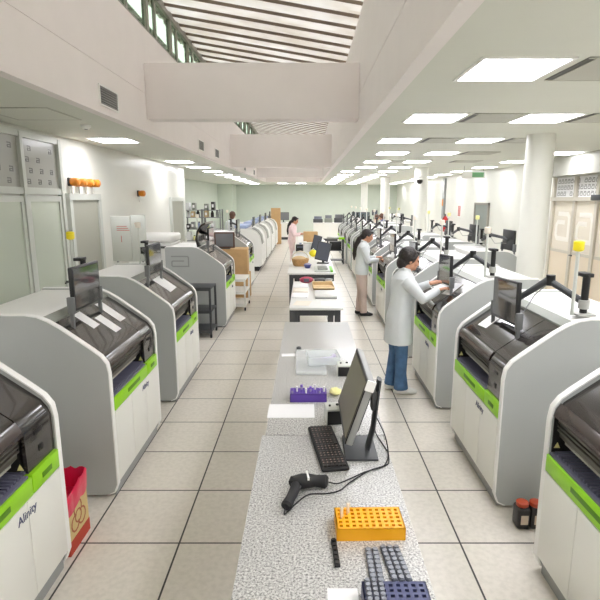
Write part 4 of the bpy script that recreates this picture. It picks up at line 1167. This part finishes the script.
def person(name, loc, rz, height, label, legs_m, top_m, top_hem, top_flare, hair, arms, vox=.0062, lean=.04, bow=.0, shoe='shoe_white', skin='skin', flare=.075, hair_m='hair_dark', feet=((0.0, .09), (.04, -.09))):
    s = height / 1.62
    t = empty('person', loc, rz, label, 'person'); t.scale = (s, s, s)
    def X(z): return lean * max(0, z - .85) / .6
    body = MB()
    # legs
    for (fx, fy) in feet:
        body.tube([(0, fy * .95, .86), (fx * .5 + .01, fy, .46), (fx - .015, fy, .09)], [.085, .054, .036], 12)
        body.tube([(fx - .045, fy, .045), (fx + .03, fy, .04), (fx + .13, fy * 1.08, .028)], [(.036, .034), (.036, .038), (.022, .036)], 10)
    body.loft([(0, 0, .78, .10, .155), (0, 0, .88, .112, .17), (X(1.0), 0, 1.0, .095, .14), (X(1.1), 0, 1.1, .095, .142), (X(1.22), 0, 1.22, .11, .155), (X(1.31), 0, 1.31, .098, .165), (X(1.36), 0, 1.36, .075, .13), (X(1.4), 0, 1.40, .05, .07)])
    hx = X(1.36) ; 
    nb = Vector((hx, 0, 1.36)); hc = nb + Vector((.03 + bow * .09, 0, .165 - bow * .03))
    body.tube([nb - Vector((0, 0, .03)), nb + (hc - nb) * .5 + Vector((-.012, 0, 0)), hc + Vector((-.02, 0, -.02))], [.056, .05, .05], 12)
    Rh = Matrix.Rotation(bow * .7, 3, 'Y')
    def H(p): return hc + Rh @ Vector(p)
    body.ell(hc + Rh @ Vector((-.005, 0, .02)), (.094, .074, .098), 20, Rh)
    body.ell(H((.035, 0, -.045)), (.058, .055, .07), 16, Rh)
    body.ell(H((.068, 0, -.085)), (.024, .026, .02), 10, Rh)
    body.tube([H((.086, 0, .02)), H((.102, 0, -.012)), H((.106, 0, -.028)), H((.088, 0, -.036))], [.011, .014, .016, .012], 10)
    for q in (-1, 1):
        body.ell(H((-.008, q * .076, -.012)), (.019, .009, .03), 10, Rh)
        body.ell(H((.07, q * .045, -.03)), (.024, .02, .024), 10, Rh)
        body.ell(H((.074, q * .033, .022)), (.022, .026, .010), 10, Rh)
    for (sh, el, wr, d, up, side) in arms:
        body.tube([Vector(sh) * .96 + Vector((0, 0, .03)), el, wr], [.042, .036, .026], 10); hand(body, wr, d, up, side)
    b = remeshed(body, 'body', skin, t, vox)
    # face details
    for q in (-1, 1): MB().ell(H((.083, q * .032, .004)), (.008, .013, .007), 10, Rh).build('eye', 'eye', b)
    for q in (-1, 1): MB().tube([H((.089, q * .016, .026)), H((.091, q * .032, .031)), H((.08, q * .048, .027))], .0045, 6).build('eyebrow', hair_m, b)
    MB().ell(H((.090, 0, -.058)), (.009, .023, .0075), 10, Rh).build('mouth', 'lips', b)
    # hair
    hm = MB()
    hm.ell(H((-.026, 0, .038)), (.1, .089, .098), 18, Rh)
    hm.ell(H((-.062, 0, -.015)), (.058, .074, .075), 14, Rh)
    hm.tube([H((.045, .05, .085)), H((.066, 0, .088)), H((.045, -.05, .085))], [.02, .028, .02], 10)
    for q in (-1, 1): hm.tube([H((.045, q * .06, .07)), H((.03, q * .078, .03)), H((-.005, q * .082, .01))], [.016, .014, .02], 8)
    if hair == 'pony':
        q = H((-.085, 0, .0))
        hm.ell(q, (.04, .04, .045), 10)
        hm.tube([q, q + Vector((-.07, 0, -.07)), q + Vector((-.12, 0, -.19)), q + Vector((-.155, 0, -.36)), q + Vector((-.16, 0, -.48))], [.03, .05, .056, .044, .012], 12)
    else:
        hm.ell(H((-.034, 0, .035)), (.108, .098, .106), 18, Rh)
        hm.ell(H((-.078, 0, -.045)), (.062, .078, .08), 14, Rh)
    remeshed(hm, 'hair', hair_m, b, .007, 2)
    # top garment
    g = MB()
    fl = top_flare
    secs = [(.005, 0, top_hem, .125 + fl, .185 + fl)]
    if top_hem < .75: secs.append((.0, 0, .78, .13 + fl * .3, .19 + fl * .2))
    secs += [(0, 0, .9, .13, .188), (X(1.02), 0, 1.02, .118, .17), (X(1.12), 0, 1.12, .118, .168), (X(1.23), 0, 1.23, .130, .182), (X(1.32), 0, 1.32, .118, .205), (X(1.365), 0, 1.365, .092, .155), (X(1.405), 0, 1.405, .062, .075)]
    g.loft(secs, 24)
    for (sh, el, wr, d, up, side) in arms:
        sh, el, wr = Vector(sh), Vector(el), Vector(wr)
        g.tube([sh + Vector((0, -math.copysign(.03, sh.y), .0)), sh.lerp(el, .3), el, el.lerp(wr, .5), wr + (wr - el).normalized() * -.01], [.074, .070, .058, .05, .043], 14)
    # collar
    g.tube([(X(1.4) + .055, .03, 1.40), (X(1.4) - .02, .068, 1.425), (X(1.4) - .062, 0, 1.432), (X(1.4) - .02, -.068, 1.425), (X(1.4) + .055, -.03, 1.40)], .016, 8)
    remeshed(g, 'lab_coat' if top_m == 'coat' else 'tunic', top_m, b, .008, 4)
    # trousers
    p = MB()
    for (fx, fy) in feet:
        p.tube([(0, fy * .95, .92), (fx * .3, fy, .7), (fx * .5 + .012, fy, .46), (fx * .8 - .005, fy, .25), (fx - .005, fy, .065)], [.1, .09, .07, .066, flare], 14)
    p.loft([(0, 0, .76, .105, .16), (0, 0, .86, .118, .176), (0, 0, .98, .104, .156)])
    remeshed(p, 'trousers', legs_m, b, .009, 3)
    for (fx, fy) in feet:
        MB().tube([(fx - .085, fy, .042), (fx - .055, fy, .045), (fx + .03, fy, .045), (fx + .12, fy * 1.08, .034), (fx + .17, fy * 1.1, .03)], [(.024, .024), (.044, .038), (.044, .044), (.033, .045), (.02, .024)], 14, up=(0, 0, 1)).build('shoe', shoe, b, smooth=60)
    return t
armsA = [((.035, -.185, 1.315), (.20, -.235, 1.12), (.40, -.12, 1.20), (.9, .15, .25), (0, .2, 1), 1),
         ((.035, .185, 1.315), (.20, .23, 1.13), (.385, .12, 1.235), (.9, -.15, .25), (0, -.2, 1), -1)]
P1 = person('person', (1.02, 5.50, 0), .05, 1.62, 'person in white lab coat and jeans reaching to the right analyzer cover', 'denim', 'coat', .60, .03, 'bun', armsA, lean=.055, bow=.35, flare=.083, feet=((-.03, .085), (.045, -.075)))
armsB = [((.02, -.175, 1.31), (.10, -.21, 1.06), (.30, -.12, 1.08), (.95, .1, .1), (0, .2, 1), 1),
         ((.02, .175, 1.31), (.10, .21, 1.06), (.30, .12, 1.10), (.95, -.1, .1), (0, -.2, 1), -1)]
person('person', (1.03, 9.42, 0), .0, 1.6, 'person with long dark ponytail, pale jacket and beige trousers by the right row', 'scrub_beige', 'coat', .80, .0, 'pony', armsB, vox=.0075, lean=.03, bow=.45, shoe='shoe_dark', flare=.068, feet=((-.02, .08), (.05, -.08)))
person('person', (-.47, 16.2, 0), -.15, 1.6, 'person in pale pink tunic and trousers with dark ponytail at the far table', 'scrub_pink', 'scrub_pink', .80, .0, 'pony', armsB, vox=.0085, lean=.05, bow=.45, flare=.068)
person('person', (-2.5, 17.3, 0), 1.4, 1.72, 'person in white coat standing before the racks at the back left', 'slate', 'coat', .6, .02, 'bun', armsB, vox=.0085, lean=.02, bow=.1, hair_m='hair_brown')
person('person', (2.95, 19.5, 0), 2.4, 1.6, 'person with brown hair and slate blue top behind the right row', 'slate', 'shirt_slate', .8, .0, 'bun', armsB, vox=.0085, lean=.06, bow=.5, hair_m='hair_brown')
person('person', (2.55, 20.1, 0), .4, 1.55, 'person in beige top bending behind the right row', 'slate', 'shirt_beige', .8, .0, 'bun', armsB, vox=.0085, lean=.16, bow=.8, hair_m='hair_brown')
# clipboard held by the woman in jeans
t = empty('sheet_bundle', (1.435, 5.50, 1.215), 0, 'white document bundle held over the cover by the woman in jeans', 'documents')
rot = Matrix.Rotation(math.radians(-20), 3, 'Y')
MB().box(-.05, .11, -.11, .11, 0, .006, rot=rot).build('sheets', 'paper', t)
MB().box(-.05, -.035, -.04, .04, -.012, -.005, rot=rot).build('clip', 'mid_grey', t)

# ------------------------------------------------------------------ camera, light, world
cam = bpy.data.cameras.new('camera'); cam.sensor_width = 36; cam.sensor_fit = 'HORIZONTAL'
cam.lens = 36 * 508 / 600.0
cam.shift_x = -6.5 / 600
cam.clip_start = .05
co = bpy.data.objects.new('camera', cam); COL.objects.link(co)
co.location = (0, 0, 2.163); co.rotation_euler = (PI / 2 - math.atan(101 / 508.0), 0, 0)
sc.camera = co
w = bpy.data.worlds.new('sky'); sc.world = w; w.use_nodes = True
bg = w.node_tree.nodes['Background']; bg.inputs['Color'].default_value = (.94, .96, 1.0, 1); bg.inputs['Strength'].default_value = 4.5
sc.view_settings.view_transform = 'Standard'; sc.view_settings.look = 'None'
sc.view_settings.gamma = 1.0; sc.view_settings.use_curve_mapping = False
sc.view_settings.exposure = 1.32
try:
    sc.cycles.use_denoising = True; sc.cycles.max_bounces = 10; sc.cycles.diffuse_bounces = 6; sc.cycles.transparent_max_bounces = 12
    sc.cycles.sample_clamp_indirect = 6.0; sc.cycles.caustics_reflective = False; sc.cycles.caustics_refractive = False
except Exception: pass

for o in bpy.data.objects:
    if 'label' in o and not 4 <= len(o['label'].split()) <= 16: print('LABEL', len(o['label'].split()), o.name, o['label'])
